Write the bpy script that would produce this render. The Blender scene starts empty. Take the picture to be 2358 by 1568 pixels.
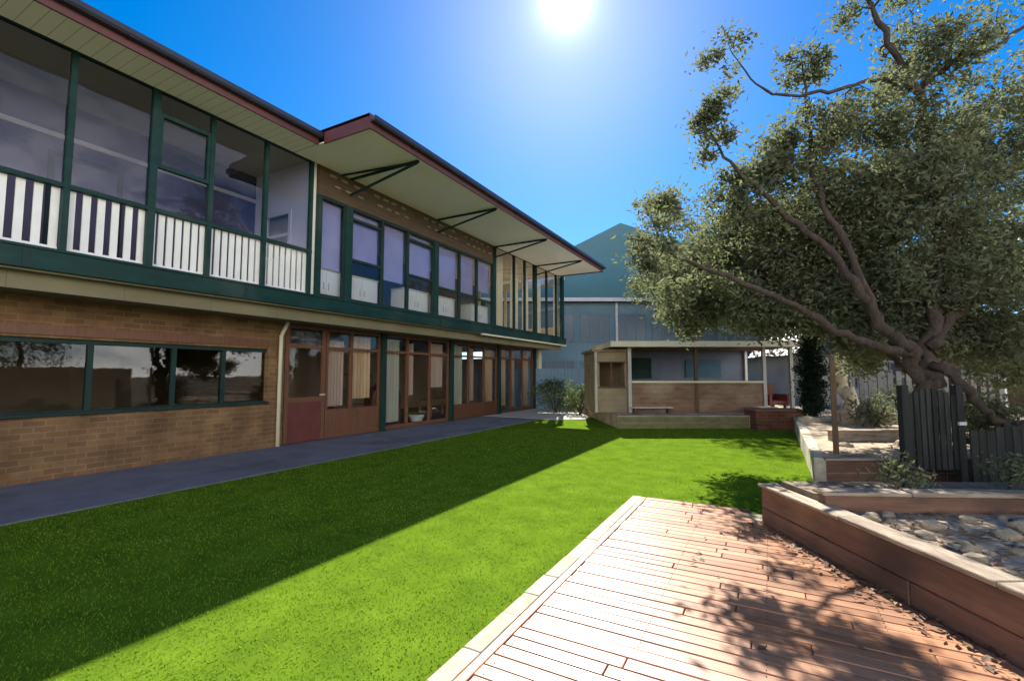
import bpy, bmesh, math, random
from mathutils import Matrix, Vector
random.seed(7)
R = math.radians
S = bpy.context.scene
COL = S.collection
TH = R(28.6257)                       # facade direction lies this far right of the view direction
PITCH = R(4.1309)
CAMH = 1.5
FWD = Vector((-math.sin(TH), math.cos(TH), 0)); RGT = Vector((math.cos(TH), math.sin(TH), 0))
VF = Matrix.Rotation(TH, 4, 'Z')      # axes turned to the garden end: x right, y away
I4 = Matrix.Identity(4)

def W(r, f, z=0.0):
    p = RGT * r + FWD * f
    return Vector((p.x, p.y, z))
def LP(x, y, f):                      # limb points of the trees, measured on the photo at distance f
    return W((x - 1179) / 1080 * f, f, CAMH + (862 - y) / 1080 * f)

# ------------------------------------------------------------------ materials
def newmat(name):
    m = bpy.data.materials.new(name); m.use_nodes = True
    nt = m.node_tree; nt.nodes.clear()
    out = nt.nodes.new('ShaderNodeOutputMaterial')
    return m, nt, out
def N(nt, t, **kw):
    n = nt.nodes.new(t)
    for k, v in kw.items():
        if k in n.inputs: n.inputs[k].default_value = v
        else: setattr(n, k, v)
    return n
def c4(c): return (c[0], c[1], c[2], 1)
def ramp(nt, stops):
    n = nt.nodes.new('ShaderNodeValToRGB')
    e = n.color_ramp.elements
    e[0].position, e[0].color = stops[0][0], c4(stops[0][1])
    e[1].position, e[1].color = stops[1][0], c4(stops[1][1])
    for p, c in stops[2:]:
        k = e.new(p); k.color = c4(c)
    return n
def mix(nt, a, b, fac, mode='MIX'):
    n = nt.nodes.new('ShaderNodeMix'); n.data_type = 'RGBA'; n.blend_type = mode
    for sock, v in ((0, fac), (6, a), (7, b)):
        if isinstance(v, (int, float)): n.inputs[sock].default_value = v
        elif isinstance(v, tuple): n.inputs[sock].default_value = c4(v)
        else: nt.links.new(v, n.inputs[sock])
    return n.outputs[2]

def surf(name, c1, c2=None, rough=0.6, scale=4.0, stretch=(1, 1, 1), bump=0.0, bscale=None, spec=0.4, island=0.0, dirt=None, coat=0.0, lines=None):
    """general painted / timber / masonry surface: two-tone noise, fine grain, optional per-board variation and groove lines"""
    m, nt, out = newmat(name); L = nt.links
    b = N(nt, 'ShaderNodeBsdfPrincipled'); b.inputs['Roughness'].default_value = rough
    b.inputs['Specular IOR Level'].default_value = spec; b.inputs['Coat Weight'].default_value = coat
    L.new(b.outputs[0], out.inputs[0])
    tc = N(nt, 'ShaderNodeTexCoord'); mp = N(nt, 'ShaderNodeMapping'); mp.inputs['Scale'].default_value = stretch
    L.new(tc.outputs['Object'], mp.inputs[0])
    n1 = N(nt, 'ShaderNodeTexNoise', Scale=scale, Detail=6.0, Roughness=0.6); L.new(mp.outputs[0], n1.inputs['Vector'])
    c2 = c2 or tuple(x * 0.72 for x in c1)
    r = ramp(nt, [(0.32, c2), (0.68, c1)]); L.new(n1.outputs[0], r.inputs[0]); col = r.outputs[0]
    if dirt:
        n3 = N(nt, 'ShaderNodeTexNoise', Scale=scale * 0.35, Detail=4.0); L.new(tc.outputs['Object'], n3.inputs['Vector'])
        r3 = ramp(nt, [(0.5, (0, 0, 0)), (0.72, (1, 1, 1))]); L.new(n3.outputs[0], r3.inputs[0])
        col = mix(nt, col, dirt, r3.outputs[0])
    if island:
        g = N(nt, 'ShaderNodeNewGeometry'); mr = N(nt, 'ShaderNodeMapRange'); mr.inputs[3].default_value = 1 - island; mr.inputs[4].default_value = 1 + island
        L.new(g.outputs['Random Per Island'], mr.inputs[0])
        hs = N(nt, 'ShaderNodeHueSaturation'); L.new(mr.outputs[0], hs.inputs['Value']); L.new(col, hs.inputs['Color']); col = hs.outputs[0]
    h = None
    if lines:
        axis, period = lines
        sx = N(nt, 'ShaderNodeSeparateXYZ'); L.new(tc.outputs['Object'], sx.inputs[0])
        d = N(nt, 'ShaderNodeMath', operation='DIVIDE'); d.inputs[1].default_value = period; L.new(sx.outputs[axis], d.inputs[0])
        fr = N(nt, 'ShaderNodeMath', operation='FRACT'); L.new(d.outputs[0], fr.inputs[0])
        lt = N(nt, 'ShaderNodeMath', operation='LESS_THAN'); lt.inputs[1].default_value = min(0.12, 0.008 / period); L.new(fr.outputs[0], lt.inputs[0])
        col = mix(nt, col, tuple(x * 0.5 for x in c1), lt.outputs[0])
    L.new(col, b.inputs['Base Color'])
    if bump:
        n2 = N(nt, 'ShaderNodeTexNoise', Scale=bscale or scale * 8, Detail=5.0); L.new(mp.outputs[0], n2.inputs['Vector'])
        bp = N(nt, 'ShaderNodeBump', Strength=bump, Distance=0.02); L.new(n2.outputs[0], bp.inputs['Height']); L.new(bp.outputs[0], b.inputs['Normal'])
    return m

def brickmat(name, c1, c2, mortar, axes=(1, 2), bw=0.24, rh=0.086):
    m, nt, out = newmat(name); L = nt.links
    b = N(nt, 'ShaderNodeBsdfPrincipled'); b.inputs['Roughness'].default_value = 0.85; b.inputs['Specular IOR Level'].default_value = 0.25
    L.new(b.outputs[0], out.inputs[0])
    tc = N(nt, 'ShaderNodeTexCoord'); sx = N(nt, 'ShaderNodeSeparateXYZ'); cb = N(nt, 'ShaderNodeCombineXYZ')
    L.new(tc.outputs['Object'], sx.inputs[0]); L.new(sx.outputs[axes[0]], cb.inputs[0]); L.new(sx.outputs[axes[1]], cb.inputs[1])
    br = N(nt, 'ShaderNodeTexBrick'); br.inputs['Scale'].default_value = 1.0
    br.inputs['Brick Width'].default_value = bw; br.inputs['Row Height'].default_value = rh; br.inputs['Mortar Size'].default_value = 0.009
    br.inputs['Color1'].default_value = c4(c1); br.inputs['Color2'].default_value = c4(c2); br.inputs['Mortar'].default_value = c4(mortar); br.inputs['Bias'].default_value = 0.0
    L.new(cb.outputs[0], br.inputs['Vector'])
    n1 = N(nt, 'ShaderNodeTexNoise', Scale=2.2, Detail=6.0); L.new(tc.outputs['Object'], n1.inputs['Vector'])
    r = ramp(nt, [(0.3, (0.6, 0.55, 0.5)), (0.7, (1.15, 1.1, 1.0))]); L.new(n1.outputs[0], r.inputs[0])
    col = mix(nt, br.outputs[0], r.outputs[0], 1.0, 'MULTIPLY')
    L.new(col, b.inputs['Base Color'])
    bp = N(nt, 'ShaderNodeBump', Strength=0.5, Distance=0.006); bp.invert = True; L.new(br.outputs['Fac'], bp.inputs['Height']); L.new(bp.outputs[0], b.inputs['Normal'])
    return m

def glassmat(name, tint=(0.8, 0.85, 0.85), ior=1.5, wob=0.02):
    m, nt, out = newmat(name); L = nt.links
    tr = N(nt, 'ShaderNodeBsdfTransparent'); tr.inputs[0].default_value = c4(tint)
    gl = N(nt, 'ShaderNodeBsdfGlossy'); gl.inputs['Roughness'].default_value = 0.02; gl.inputs[0].default_value = (0.95, 0.95, 1, 1)
    lw = N(nt, 'ShaderNodeLayerWeight'); lw.inputs[0].default_value = 0.5
    p5 = N(nt, 'ShaderNodeMath', operation='POWER'); p5.inputs[1].default_value = 4.0; L.new(lw.outputs['Facing'], p5.inputs[0])
    fr = N(nt, 'ShaderNodeMath', operation='MULTIPLY_ADD'); fr.inputs[1].default_value = 0.8; fr.inputs[2].default_value = (ior - 1) * 0.08; L.new(p5.outputs[0], fr.inputs[0])
    tc = N(nt, 'ShaderNodeTexCoord'); n1 = N(nt, 'ShaderNodeTexNoise', Scale=1.6, Detail=2.0); L.new(tc.outputs['Object'], n1.inputs['Vector'])
    bp = N(nt, 'ShaderNodeBump', Strength=wob, Distance=0.2); L.new(n1.outputs[0], bp.inputs['Height']); L.new(bp.outputs[0], gl.inputs['Normal'])
    ms = N(nt, 'ShaderNodeMixShader'); L.new(fr.outputs[0], ms.inputs[0]); L.new(tr.outputs[0], ms.inputs[1]); L.new(gl.outputs[0], ms.inputs[2]); L.new(ms.outputs[0], out.inputs[0])
    return m

def leafmat(name, dark, light, trans, tfac=0.45, rough=0.5):
    m, nt, out = newmat(name); L = nt.links
    g = N(nt, 'ShaderNodeNewGeometry'); tc = N(nt, 'ShaderNodeTexCoord')
    n1 = N(nt, 'ShaderNodeTexNoise', Scale=1.3, Detail=3.0); L.new(tc.outputs['Object'], n1.inputs['Vector'])
    ad = N(nt, 'ShaderNodeMath', operation='ADD'); mu = N(nt, 'ShaderNodeMath', operation='MULTIPLY'); mu.inputs[1].default_value = 0.5
    L.new(g.outputs['Random Per Island'], mu.inputs[0]); L.new(mu.outputs[0], ad.inputs[0]); L.new(n1.outputs[0], ad.inputs[1])
    r = ramp(nt, [(0.4, dark), (1.0, light)]); L.new(ad.outputs[0], r.inputs[0])
    b = N(nt, 'ShaderNodeBsdfPrincipled'); b.inputs['Roughness'].default_value = rough; b.inputs['Specular IOR Level'].default_value = 0.18
    L.new(r.outputs[0], b.inputs['Base Color'])
    t = N(nt, 'ShaderNodeBsdfTranslucent'); col = mix(nt, r.outputs[0], trans, 0.6); L.new(col, t.inputs[0])
    ms = N(nt, 'ShaderNodeMixShader'); ms.inputs[0].default_value = tfac
    L.new(b.outputs[0], ms.inputs[1]); L.new(t.outputs[0], ms.inputs[2]); L.new(ms.outputs[0], out.inputs[0])
    return m

M = {}
M['brick'] = brickmat('tan_brick', (0.23, 0.133, 0.06), (0.15, 0.085, 0.04), (0.2, 0.15, 0.10))
M['brick_end'] = brickmat('tan_brick_end', (0.30, 0.18, 0.095), (0.22, 0.12, 0.06), (0.22, 0.18, 0.13), axes=(0, 2))
M['brick_red'] = brickmat('red_brick', (0.15, 0.06, 0.04), (0.10, 0.045, 0.03), (0.13, 0.1, 0.08), axes=(0, 2))
M['green'] = surf('green_paint', (0.006, 0.04, 0.034), (0.004, 0.024, 0.021), spec=0.2, rough=0.55, scale=3.0, stretch=(1, 0.5, 3), bump=0.08, dirt=(0.03, 0.055, 0.045))
M['green_dark'] = surf('dark_green_paint', (0.012, 0.035, 0.03), (0.008, 0.024, 0.02), spec=0.2, rough=0.55, scale=2.0)
M['bronze'] = surf('timber_frame', (0.16, 0.066, 0.03), (0.10, 0.042, 0.02), rough=0.5, scale=5, stretch=(6, 6, 0.6))
M['header'] = surf('dark_timber_header', (0.11, 0.07, 0.04), (0.06, 0.038, 0.02), rough=0.6, scale=4, stretch=(1, 0.4, 4))
M['fascia'] = surf('maroon_fascia', (0.11, 0.035, 0.03), (0.075, 0.025, 0.022), rough=0.45, scale=3)
M['gutter'] = surf('blue_grey_gutter', (0.03, 0.035, 0.06), (0.022, 0.024, 0.04), rough=0.35, scale=3)
M['tile'] = surf('roof_tile', (0.13, 0.05, 0.035), (0.08, 0.03, 0.025), rough=0.7, scale=5, lines=(0, 0.33), bump=0.2)
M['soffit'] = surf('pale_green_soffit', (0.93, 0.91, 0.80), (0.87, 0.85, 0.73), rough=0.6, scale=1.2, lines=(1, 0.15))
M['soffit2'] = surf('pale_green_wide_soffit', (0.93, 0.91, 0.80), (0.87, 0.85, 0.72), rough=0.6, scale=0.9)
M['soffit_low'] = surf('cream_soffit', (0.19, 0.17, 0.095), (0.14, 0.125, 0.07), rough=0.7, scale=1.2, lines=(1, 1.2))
M['cream'] = surf('cream_paint', (0.62, 0.58, 0.42), (0.54, 0.5, 0.36), rough=0.7, scale=1.5)
M['white'] = surf('white_paint', (0.78, 0.78, 0.74), (0.68, 0.68, 0.64), rough=0.45, scale=3)
M['shadewhite'] = surf('shade_greyed_white_paint', (0.19, 0.19, 0.175), (0.10, 0.10, 0.095), rough=0.7, scale=2.5, dirt=(0.2, 0.18, 0.15))  # white picket paint, greyed in the colour to look shaded
M['shadewhite2'] = surf('shade_greyed_white_render', (0.40, 0.40, 0.38), (0.28, 0.28, 0.27), rough=0.8, scale=0.7)  # white house wall, shade under the trees put into the colour
M['cubby'] = surf('faded_cream_board', (0.29, 0.23, 0.14), (0.19, 0.145, 0.085), rough=0.85, scale=2.0, lines=(2, 0.18), dirt=(0.18, 0.15, 0.1))
M['shadewhite3'] = surf('dull_white_post', (0.42, 0.41, 0.37), (0.3, 0.29, 0.26), rough=0.7, scale=3)
M['endwall'] = surf('off_white_veranda_wall', (0.84, 0.82, 0.74), (0.78, 0.76, 0.67), rough=0.7, scale=1.0)
M['amber'] = surf('amber_curtain', (0.66, 0.45, 0.24), (0.48, 0.30, 0.14), rough=0.9, scale=2, stretch=(1, 6, 0.2))
M['dash'] = surf('dull_dash', (0.30, 0.25, 0.17), (0.2, 0.165, 0.11), rough=0.8, scale=4)
M['plaster'] = surf('lilac_grey_plaster', (0.10, 0.09, 0.13), (0.075, 0.07, 0.105), rough=0.8, scale=1.2)
M['room'] = surf('room_wall', (0.66, 0.50, 0.33), (0.56, 0.42, 0.27), rough=0.85, scale=1.0)
M['floor'] = surf('room_floor', (0.20, 0.12, 0.07), (0.14, 0.08, 0.045), rough=0.4, scale=3, stretch=(5, 0.5, 1))
M['maple'] = surf('indoor_timber', (0.38, 0.22, 0.11), (0.28, 0.15, 0.07), rough=0.45, scale=4, stretch=(5, 1, 1))
M['red_panel'] = surf('oxblood_panel', (0.13, 0.03, 0.022), (0.09, 0.02, 0.016), rough=0.5, scale=3)
M['red'] = surf('red_plastic', (0.17, 0.035, 0.024), (0.12, 0.025, 0.018), rough=0.6, scale=3)
M['curtain'] = surf('cream_curtain', (0.80, 0.72, 0.52), (0.62, 0.54, 0.36), rough=0.9, scale=2, stretch=(1, 6, 0.2))
M['blind'] = surf('lilac_roller_blind', (0.33, 0.32, 0.55), (0.27, 0.26, 0.48), rough=0.8, scale=1.5)
M['curtain_tan'] = surf('tan_curtain', (0.55, 0.40, 0.30), (0.4, 0.28, 0.2), rough=0.9, scale=2, stretch=(1, 6, 0.2))
M['curtain_sage'] = surf('sage_curtain', (0.50, 0.48, 0.36), (0.36, 0.35, 0.26), rough=0.9, scale=2, stretch=(1, 6, 0.2))
M['glass'] = glassmat('window_glass', (0.90, 0.91, 0.92), 1.25)
M['glass_dark'] = glassmat('tinted_window_glass', (0.62, 0.64, 0.62), 1.45, 0.006)
M['glass_blue'] = glassmat('veranda_glass', (0.76, 0.78, 0.88), 1.24)
M['path'] = surf('blue_grey_concrete', (0.18, 0.18, 0.22), (0.135, 0.135, 0.17), rough=0.8, scale=2.5, bump=0.15, bscale=60, dirt=(0.085, 0.085, 0.095), lines=(1, 1.5))
M['slab'] = surf('pale_concrete', (0.52, 0.50, 0.47), (0.44, 0.42, 0.39), rough=0.85, scale=3, bump=0.1, bscale=60)
M['ground'] = surf('bare_earth', (0.16, 0.12, 0.08), (0.09, 0.075, 0.045), rough=0.95, scale=0.8, bump=0.4)
M['turf'] = surf('turf_base', (0.115, 0.19, 0.014), (0.07, 0.125, 0.010), rough=0.9, scale=3.0, bump=0.4, bscale=90, spec=0.0)
M['soil'] = surf('mulched_soil', (0.20, 0.145, 0.095), (0.09, 0.062, 0.04), rough=0.95, scale=5, bump=0.8, bscale=28, dirt=(0.30, 0.24, 0.17))
M['sand'] = surf('sandy_soil', (0.48, 0.37, 0.25), (0.30, 0.22, 0.14), rough=0.95, scale=5, bump=0.8, bscale=30, dirt=(0.14, 0.10, 0.07))
M['sleeper'] = surf('red_brown_sleeper', (0.22, 0.112, 0.07), (0.11, 0.06, 0.04), rough=0.75, scale=3.0, stretch=(0.7, 5, 5), bump=0.35, bscale=14, island=0.25, dirt=(0.06, 0.035, 0.025))
M['sleeper_cap'] = surf('weathered_sleeper_top', (0.42, 0.34, 0.24), (0.17, 0.12, 0.08), rough=0.85, scale=5.0, stretch=(0.7, 3, 3), bump=0.4, bscale=20, island=0.2)
M['edging'] = surf('pale_stone_edging', (0.5, 0.45, 0.33), (0.34, 0.29, 0.2), rough=0.85, scale=9, bump=0.4, bscale=40, island=0.18)
M['charcoal'] = surf('charcoal_stained_paling', (0.036, 0.037, 0.034), (0.016, 0.017, 0.016), spec=0.15, rough=0.8, scale=3, stretch=(6, 6, 0.5), island=0.3, bump=0.15)
M['bark'] = surf('dark_bark', (0.075, 0.055, 0.042), (0.03, 0.022, 0.018), rough=0.95, scale=9, stretch=(2, 2, 0.5), bump=0.9, bscale=30)
M['bark_pale'] = surf('pale_bark', (0.62, 0.55, 0.43), (0.42, 0.35, 0.26), rough=0.85, scale=4, stretch=(1, 1, 0.4), bump=0.4, dirt=(0.3, 0.24, 0.17))
M['rock'] = surf('sandstone', (0.56, 0.45, 0.30), (0.34, 0.26, 0.17), rough=0.9, scale=7, bump=0.7, bscale=25, island=0.0)
M['post'] = surf('weathered_stake', (0.12, 0.075, 0.04), (0.07, 0.042, 0.024), rough=0.85, scale=5, stretch=(5, 5, 0.5), bump=0.3)
M['teal'] = surf('teal_metal_roof', (0.012, 0.105, 0.135), (0.009, 0.085, 0.11), spec=0.05, rough=0.9, scale=0.6, lines=(0, 0.7))
M['bluewall'] = surf('blue_grey_cladding', (0.14, 0.24, 0.30), (0.11, 0.185, 0.245), rough=0.7, scale=1.0, lines=(0, 0.3), dirt=(0.10, 0.15, 0.18))
M['slate'] = surf('dark_blue_roof', (0.05, 0.05, 0.075), (0.032, 0.032, 0.05), rough=0.55, scale=2, lines=(2, 0.25))
M['brownwall'] = surf('brown_boards', (0.20, 0.125, 0.075), (0.12, 0.07, 0.042), rough=0.75, scale=3, stretch=(1, 1, 4), lines=(2, 0.14), dirt=(0.26, 0.2, 0.13))
M['bluegrey'] = surf('blue_grey_screen', (0.15, 0.18, 0.24), (0.10, 0.12, 0.17), rough=0.6, scale=1.6)
M['teal_paint'] = surf('teal_board', (0.03, 0.12, 0.19), (0.02, 0.085, 0.14), rough=0.5, scale=3)
M['greyblade'] = surf('pale_metal', (0.55, 0.57, 0.58), None, rough=0.4, scale=3)
M['leaf'] = leafmat('olive_leaf', (0.042, 0.052, 0.034), (0.185, 0.205, 0.12), (0.21, 0.235, 0.085), 0.45, 0.7)
M['leaf_far'] = leafmat('far_leaf', (0.045, 0.06, 0.026), (0.135, 0.15, 0.06), (0.2, 0.22, 0.06), 0.4)
M['leaf_dark'] = leafmat('dark_needle', (0.008, 0.016, 0.010), (0.02, 0.036, 0.02), (0.03, 0.05, 0.02), 0.15)
M['leaf_hedge'] = leafmat('hedge_leaf', (0.03, 0.055, 0.022), (0.10, 0.14, 0.05), (0.16, 0.2, 0.05), 0.35)
M['mossy'] = surf('mossy_sleeper', (0.16, 0.17, 0.075), (0.09, 0.085, 0.04), rough=0.9, scale=4, stretch=(0.7, 5, 5), bump=0.35)
M['hallpane'] = surf('blue_window_glass', (0.09, 0.135, 0.18), (0.07, 0.11, 0.15), rough=0.3, scale=0.5)
M['litter'] = surf('dead_leaf', (0.22, 0.12, 0.06), (0.09, 0.045, 0.022), rough=0.8, scale=6, island=0.45)

# deck: red-brown timber with a weathered sheen
def deckmat():
    m, nt, out = newmat('red_brown_decking'); L = nt.links
    b = N(nt, 'ShaderNodeBsdfPrincipled'); L.new(b.outputs[0], out.inputs[0])
    tc = N(nt, 'ShaderNodeTexCoord'); mp = N(nt, 'ShaderNodeMapping'); mp.inputs['Scale'].default_value = (0.5, 7, 3)
    L.new(tc.outputs['Object'], mp.inputs[0])
    n1 = N(nt, 'ShaderNodeTexNoise', Scale=5.0, Detail=8.0, Roughness=0.65); L.new(mp.outputs[0], n1.inputs['Vector'])
    r = ramp(nt, [(0.3, (0.25, 0.108, 0.05)), (0.7, (0.47, 0.225, 0.115))]); L.new(n1.outputs[0], r.inputs[0])
    n2 = N(nt, 'ShaderNodeTexNoise', Scale=1.1, Detail=4.0); L.new(tc.outputs['Object'], n2.inputs['Vector'])
    r2 = ramp(nt, [(0.42, (0, 0, 0)), (0.72, (0.55, 0.55, 0.55))]); L.new(n2.outputs[0], r2.inputs[0])
    col = mix(nt, r.outputs[0], (0.45, 0.27, 0.18), r2.outputs[0])
    g = N(nt, 'ShaderNodeNewGeometry'); mr = N(nt, 'ShaderNodeMapRange'); mr.inputs[3].default_value = 0.68; mr.inputs[4].default_value = 1.25
    L.new(g.outputs['Random Per Island'], mr.inputs[0]); hs = N(nt, 'ShaderNodeHueSaturation'); L.new(mr.outputs[0], hs.inputs['Value']); L.new(col, hs.inputs['Color'])
    L.new(hs.outputs[0], b.inputs['Base Color'])
    rr = N(nt, 'ShaderNodeMapRange'); rr.inputs[3].default_value = 0.30; rr.inputs[4].default_value = 0.44; L.new(n1.outputs[0], rr.inputs[0]); L.new(rr.outputs[0], b.inputs['Roughness'])
    b.inputs['Specular IOR Level'].default_value = 0.28
    bp = N(nt, 'ShaderNodeBump', Strength=0.12, Distance=0.01); L.new(n1.outputs[0], bp.inputs['Height']); L.new(bp.outputs[0], b.inputs['Normal'])
    return m
M['deck'] = deckmat()

# ------------------------------------------------------------------ mesh helpers
class MB:
    def __init__(s): s.v = []; s.f = []; s.smooth = []
    def add(s, vs, fs, smooth=False):
        k = len(s.v); s.v += [Vector(v) for v in vs]; s.f += [[k + i for i in f] for f in fs]; s.smooth += [smooth] * len(fs); return s
    def box(s, x0, x1, y0, y1, z0, z1, ch=0.0):
        if x0 > x1: x0, x1 = x1, x0
        if y0 > y1: y0, y1 = y1, y0
        if ch <= 0:
            vs = [(x, y, z) for x in (x0, x1) for y in (y0, y1) for z in (z0, z1)]
            return s.add(vs, [(0, 1, 3, 2), (4, 6, 7, 5), (0, 4, 5, 1), (2, 3, 7, 6), (0, 2, 6, 4), (1, 5, 7, 3)])
        bm = bmesh.new(); bmesh.ops.create_cube(bm, size=1.0)
        for v in bm.verts: v.co = Vector((x0 + (v.co.x + .5) * (x1 - x0), y0 + (v.co.y + .5) * (y1 - y0), z0 + (v.co.z + .5) * (z1 - z0)))
        bmesh.ops.bevel(bm, geom=bm.edges[:], offset=ch, segments=2, affect='EDGES', profile=0.5)
        bm.verts.index_update(); s.add([v.co.copy() for v in bm.verts], [[v.index for v in f.verts] for f in bm.faces]); bm.free(); return s
    def prism(s, pts, z0, z1):
        n = len(pts)
        vs = [(p[0], p[1], z0) for p in pts] + [(p[0], p[1], z1) for p in pts]
        fs = [tuple(range(n - 1, -1, -1)), tuple(range(n, 2 * n))] + [(i, (i + 1) % n, n + (i + 1) % n, n + i) for i in range(n)]
        return s.add(vs, fs)
    def hexa(s, vs): return s.add(vs, [(0, 1, 3, 2), (4, 6, 7, 5), (0, 4, 5, 1), (2, 3, 7, 6), (0, 2, 6, 4), (1, 5, 7, 3)])
    def bar(s, a, b, w, h=None):
        a, b = Vector(a), Vector(b); h = h or w; d = (b - a).normalized()
        u = d.cross(Vector((0, 0, 1)))
        if u.length < 1e-4: u = Vector((1, 0, 0))
        u.normalize(); t = u.cross(d)
        vs = [p + u * (w / 2 * i) + t * (h / 2 * j) for p in (a, b) for i in (-1, 1) for j in (-1, 1)]
        return s.hexa(vs)
    def tube(s, pts, rads, n=8):
        pts = [Vector(p) for p in pts]; rings = []; k = len(s.v)
        for i, p in enumerate(pts):
            d = (pts[min(i + 1, len(pts) - 1)] - pts[max(i - 1, 0)]).normalized()
            u = d.cross(Vector((0.31, 0.95, 0.1))).normalized(); t = d.cross(u)
            for j in range(n):
                a = 2 * math.pi * j / n; s.v.append(p + (u * math.cos(a) + t * math.sin(a)) * rads[i])
        for i in range(len(pts) - 1):
            for j in range(n):
                s.f.append([k + i * n + j, k + i * n + (j + 1) % n, k + (i + 1) * n + (j + 1) % n, k + (i + 1) * n + j]); s.smooth.append(True)
        s.f.append([k + j for j in range(n)][::-1]); s.smooth.append(False)
        s.f.append([k + (len(pts) - 1) * n + j for j in range(n)]); s.smooth.append(False)
        return s
    def build(s, name, mat, parent=None, F=I4, fix=True):
        me = bpy.data.meshes.new(name)
        inv = (ROOTM.get(parent.name, I4).inverted() if parent else I4)
        T = inv @ F
        me.from_pydata([tuple(T @ v) for v in s.v], [], s.f); me.polygons.foreach_set('use_smooth', s.smooth)
        me.materials.append(mat)
        if fix:
            bm = bmesh.new(); bm.from_mesh(me); bmesh.ops.recalc_face_normals(bm, faces=bm.faces[:]); bm.to_mesh(me); bm.free()
        me.update()
        o = bpy.data.objects.new(name, me); COL.objects.link(o)
        if parent:
            o.parent = parent; ROOTM[o.name] = ROOTM.get(parent.name, I4)
        return o
ROOTM = {}
def tag(o, label=None, cat=None, group=None, kind=None):
    if label: o['label'] = label
    if cat: o['category'] = cat
    if group: o['group'] = group
    if kind: o['kind'] = kind
    return o
def thing(name, label, cat, loc, rz=0.0, group=None):
    o = bpy.data.objects.new(name, None); COL.objects.link(o); o.empty_display_size = 0.2
    o.location = loc; o.rotation_euler = (0, 0, rz)
    ROOTM[o.name] = Matrix.Translation(Vector(loc)) @ Matrix.Rotation(rz, 4, 'Z')
    return tag(o, label, cat, group)
def dup(o, loc, rz=None, label=None, scale=None):
    def cp(src, par):
        c = src.copy(); COL.objects.link(c); c.parent = par
        for ch in [x for x in src.children]: cp(ch, c)
        return c
    c = cp(o, None); c.location = loc
    if rz is not None: c.rotation_euler = (0, 0, rz)
    if scale: c.scale = scale
    if label: c['label'] = label
    return c
def struct(name, mb, mat, F=I4): return tag(mb.build(name, mat, None, F), kind='structure')

# ------------------------------------------------------------------ ground, lawn, path
TZ = 0.36                                              # level of the planted terrace
struct('ground', MB().add([(-400, -400, -0.02), (400, -400, -0.02), (400, 400, -0.02), (-400, 400, -0.02)], [(0, 1, 2, 3)]), M['ground'])
wA, wB, wC = W(4.28, 6.5), W(8.0, 13.2), W(2.95, 13.2)
lawn_pts = [(-6.75, -6), (6.5, -6), (6.5, 6.0), (W(9, 6.5).x, W(9, 6.5).y), (wA.x, wA.y), (wB.x, wB.y), (wC.x, wC.y), (W(2.75, 17.5).x, W(2.75, 17.5).y), (-6.75, 15.0)]
struct('lawn', MB().add([(x, y, 0.0) for x, y in lawn_pts], [tuple(range(len(lawn_pts)))]), M['turf'])
struct('concrete_path', MB().box(-9.6, -6.75, -6, 14.4, -0.2, 0.012), M['path'])
struct('paved_apron', MB().prism([(-12, 14.41), (-6.3, 14.41), (-5.4, 15.1), (-5.9, 17.5), (-8.3, 22), (-12, 22)], -0.2, 0.018), M['slab'])
ter = [wA + RGT * 0.0, W(13, 6.5), W(22, 10), W(22, 30), W(1.6, 30), W(2.75, 17.5), wC, wB]
struct('terrace', MB().prism([(p.x, p.y) for p in ter], -0.15, TZ - 0.02), M['sand'])

# ------------------------------------------------------------------ the school building
UX, GX = -8.0, -9.0                                    # upper and ground floor front planes
B = thing('school_building', 'long two storey tan brick building with green framed windows and wide pale eaves', 'building', (-9, 8, 0))
Y0, YL, Y1 = -5.0, 6.22, 19.45
# ground floor brick
b = MB(); b.box(GX - 0.28, GX, Y0, 6.05, -0.1, 0.90); b.box(GX - 0.28, GX, Y0, 6.05, 2.02, 2.598); b.box(GX - 0.28, GX, 6.05, 6.42, -0.1, 2.598)
b.build('brick_wall', M['brick'], B)
b = MB(); b.box(-14, GX - 0.281, 6.22, 6.42, -0.1, 2.598); b.build('cross_wall', M['brick_end'], B)
b = MB(); b.box(-14, GX - 0.28, 19.0, 19.2, -0.1, 2.25); b.build('end_dado', M['room'], B)
b = MB(); b.box(-14.2, -14.0, Y0, 19.2, -0.1, 3.9)
b.box(-14.2, -14.0, Y0, Y1, 5.3, 5.9)
for k in range(9): b.box(-14.2, -14.0, Y0 + k * 3.0, Y0 + k * 3.0 + 0.5, 3.9, 5.3)
b.box(-14.2, GX, Y0 - 0.25, Y0, -0.1, 5.9)
b.build('rear_wall', M['room'], B)
MB().box(-13.99, GX - 0.29, Y0, 18.95, 0.0, 0.03).build('room_floor', M['floor'], B)
# window strip in brick wall
b = MB(); ys = [Y0, -2.6, -0.8, 0.9, 2.05, 3.2, 4.35, 5.2, 6.05]
b.box(GX - 0.16, GX - 0.06, Y0, 6.049, 0.901, 0.97); b.box(GX - 0.16, GX - 0.06, Y0, 6.049, 1.95, 2.019)
for y in ys[1:-1]: b.box(GX - 0.155, GX - 0.065, y - 0.035, y + 0.035, 0.97, 1.95)
win = b.build('window', M['green_dark'], B); win['label'] = 'long dark green window strip above the brick dado'
MB().box(GX - 0.114, GX - 0.106, Y0, 6.048, 0.96, 1.96).build('pane', M['glass_dark'], win)
MB().box(GX - 0.05, GX + 0.07, Y0, 6.05, 0.905, 0.955, 0.008).build('sill', M['green_dark'], win)
MB().box(GX - 0.004, GX + 0.03, Y0, 6.05, 2.06, 2.20).build('lintel', M['bronze'], B)
# downpipe on the brick corner
d = MB(); d.tube([(GX + 0.07, 6.28, 0.02), (GX + 0.07, 6.28, 2.3), (GX + 0.25, 6.3, 2.59)], [0.04] * 3, 10); d.build('downpipe', M['cream'], B)
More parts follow.
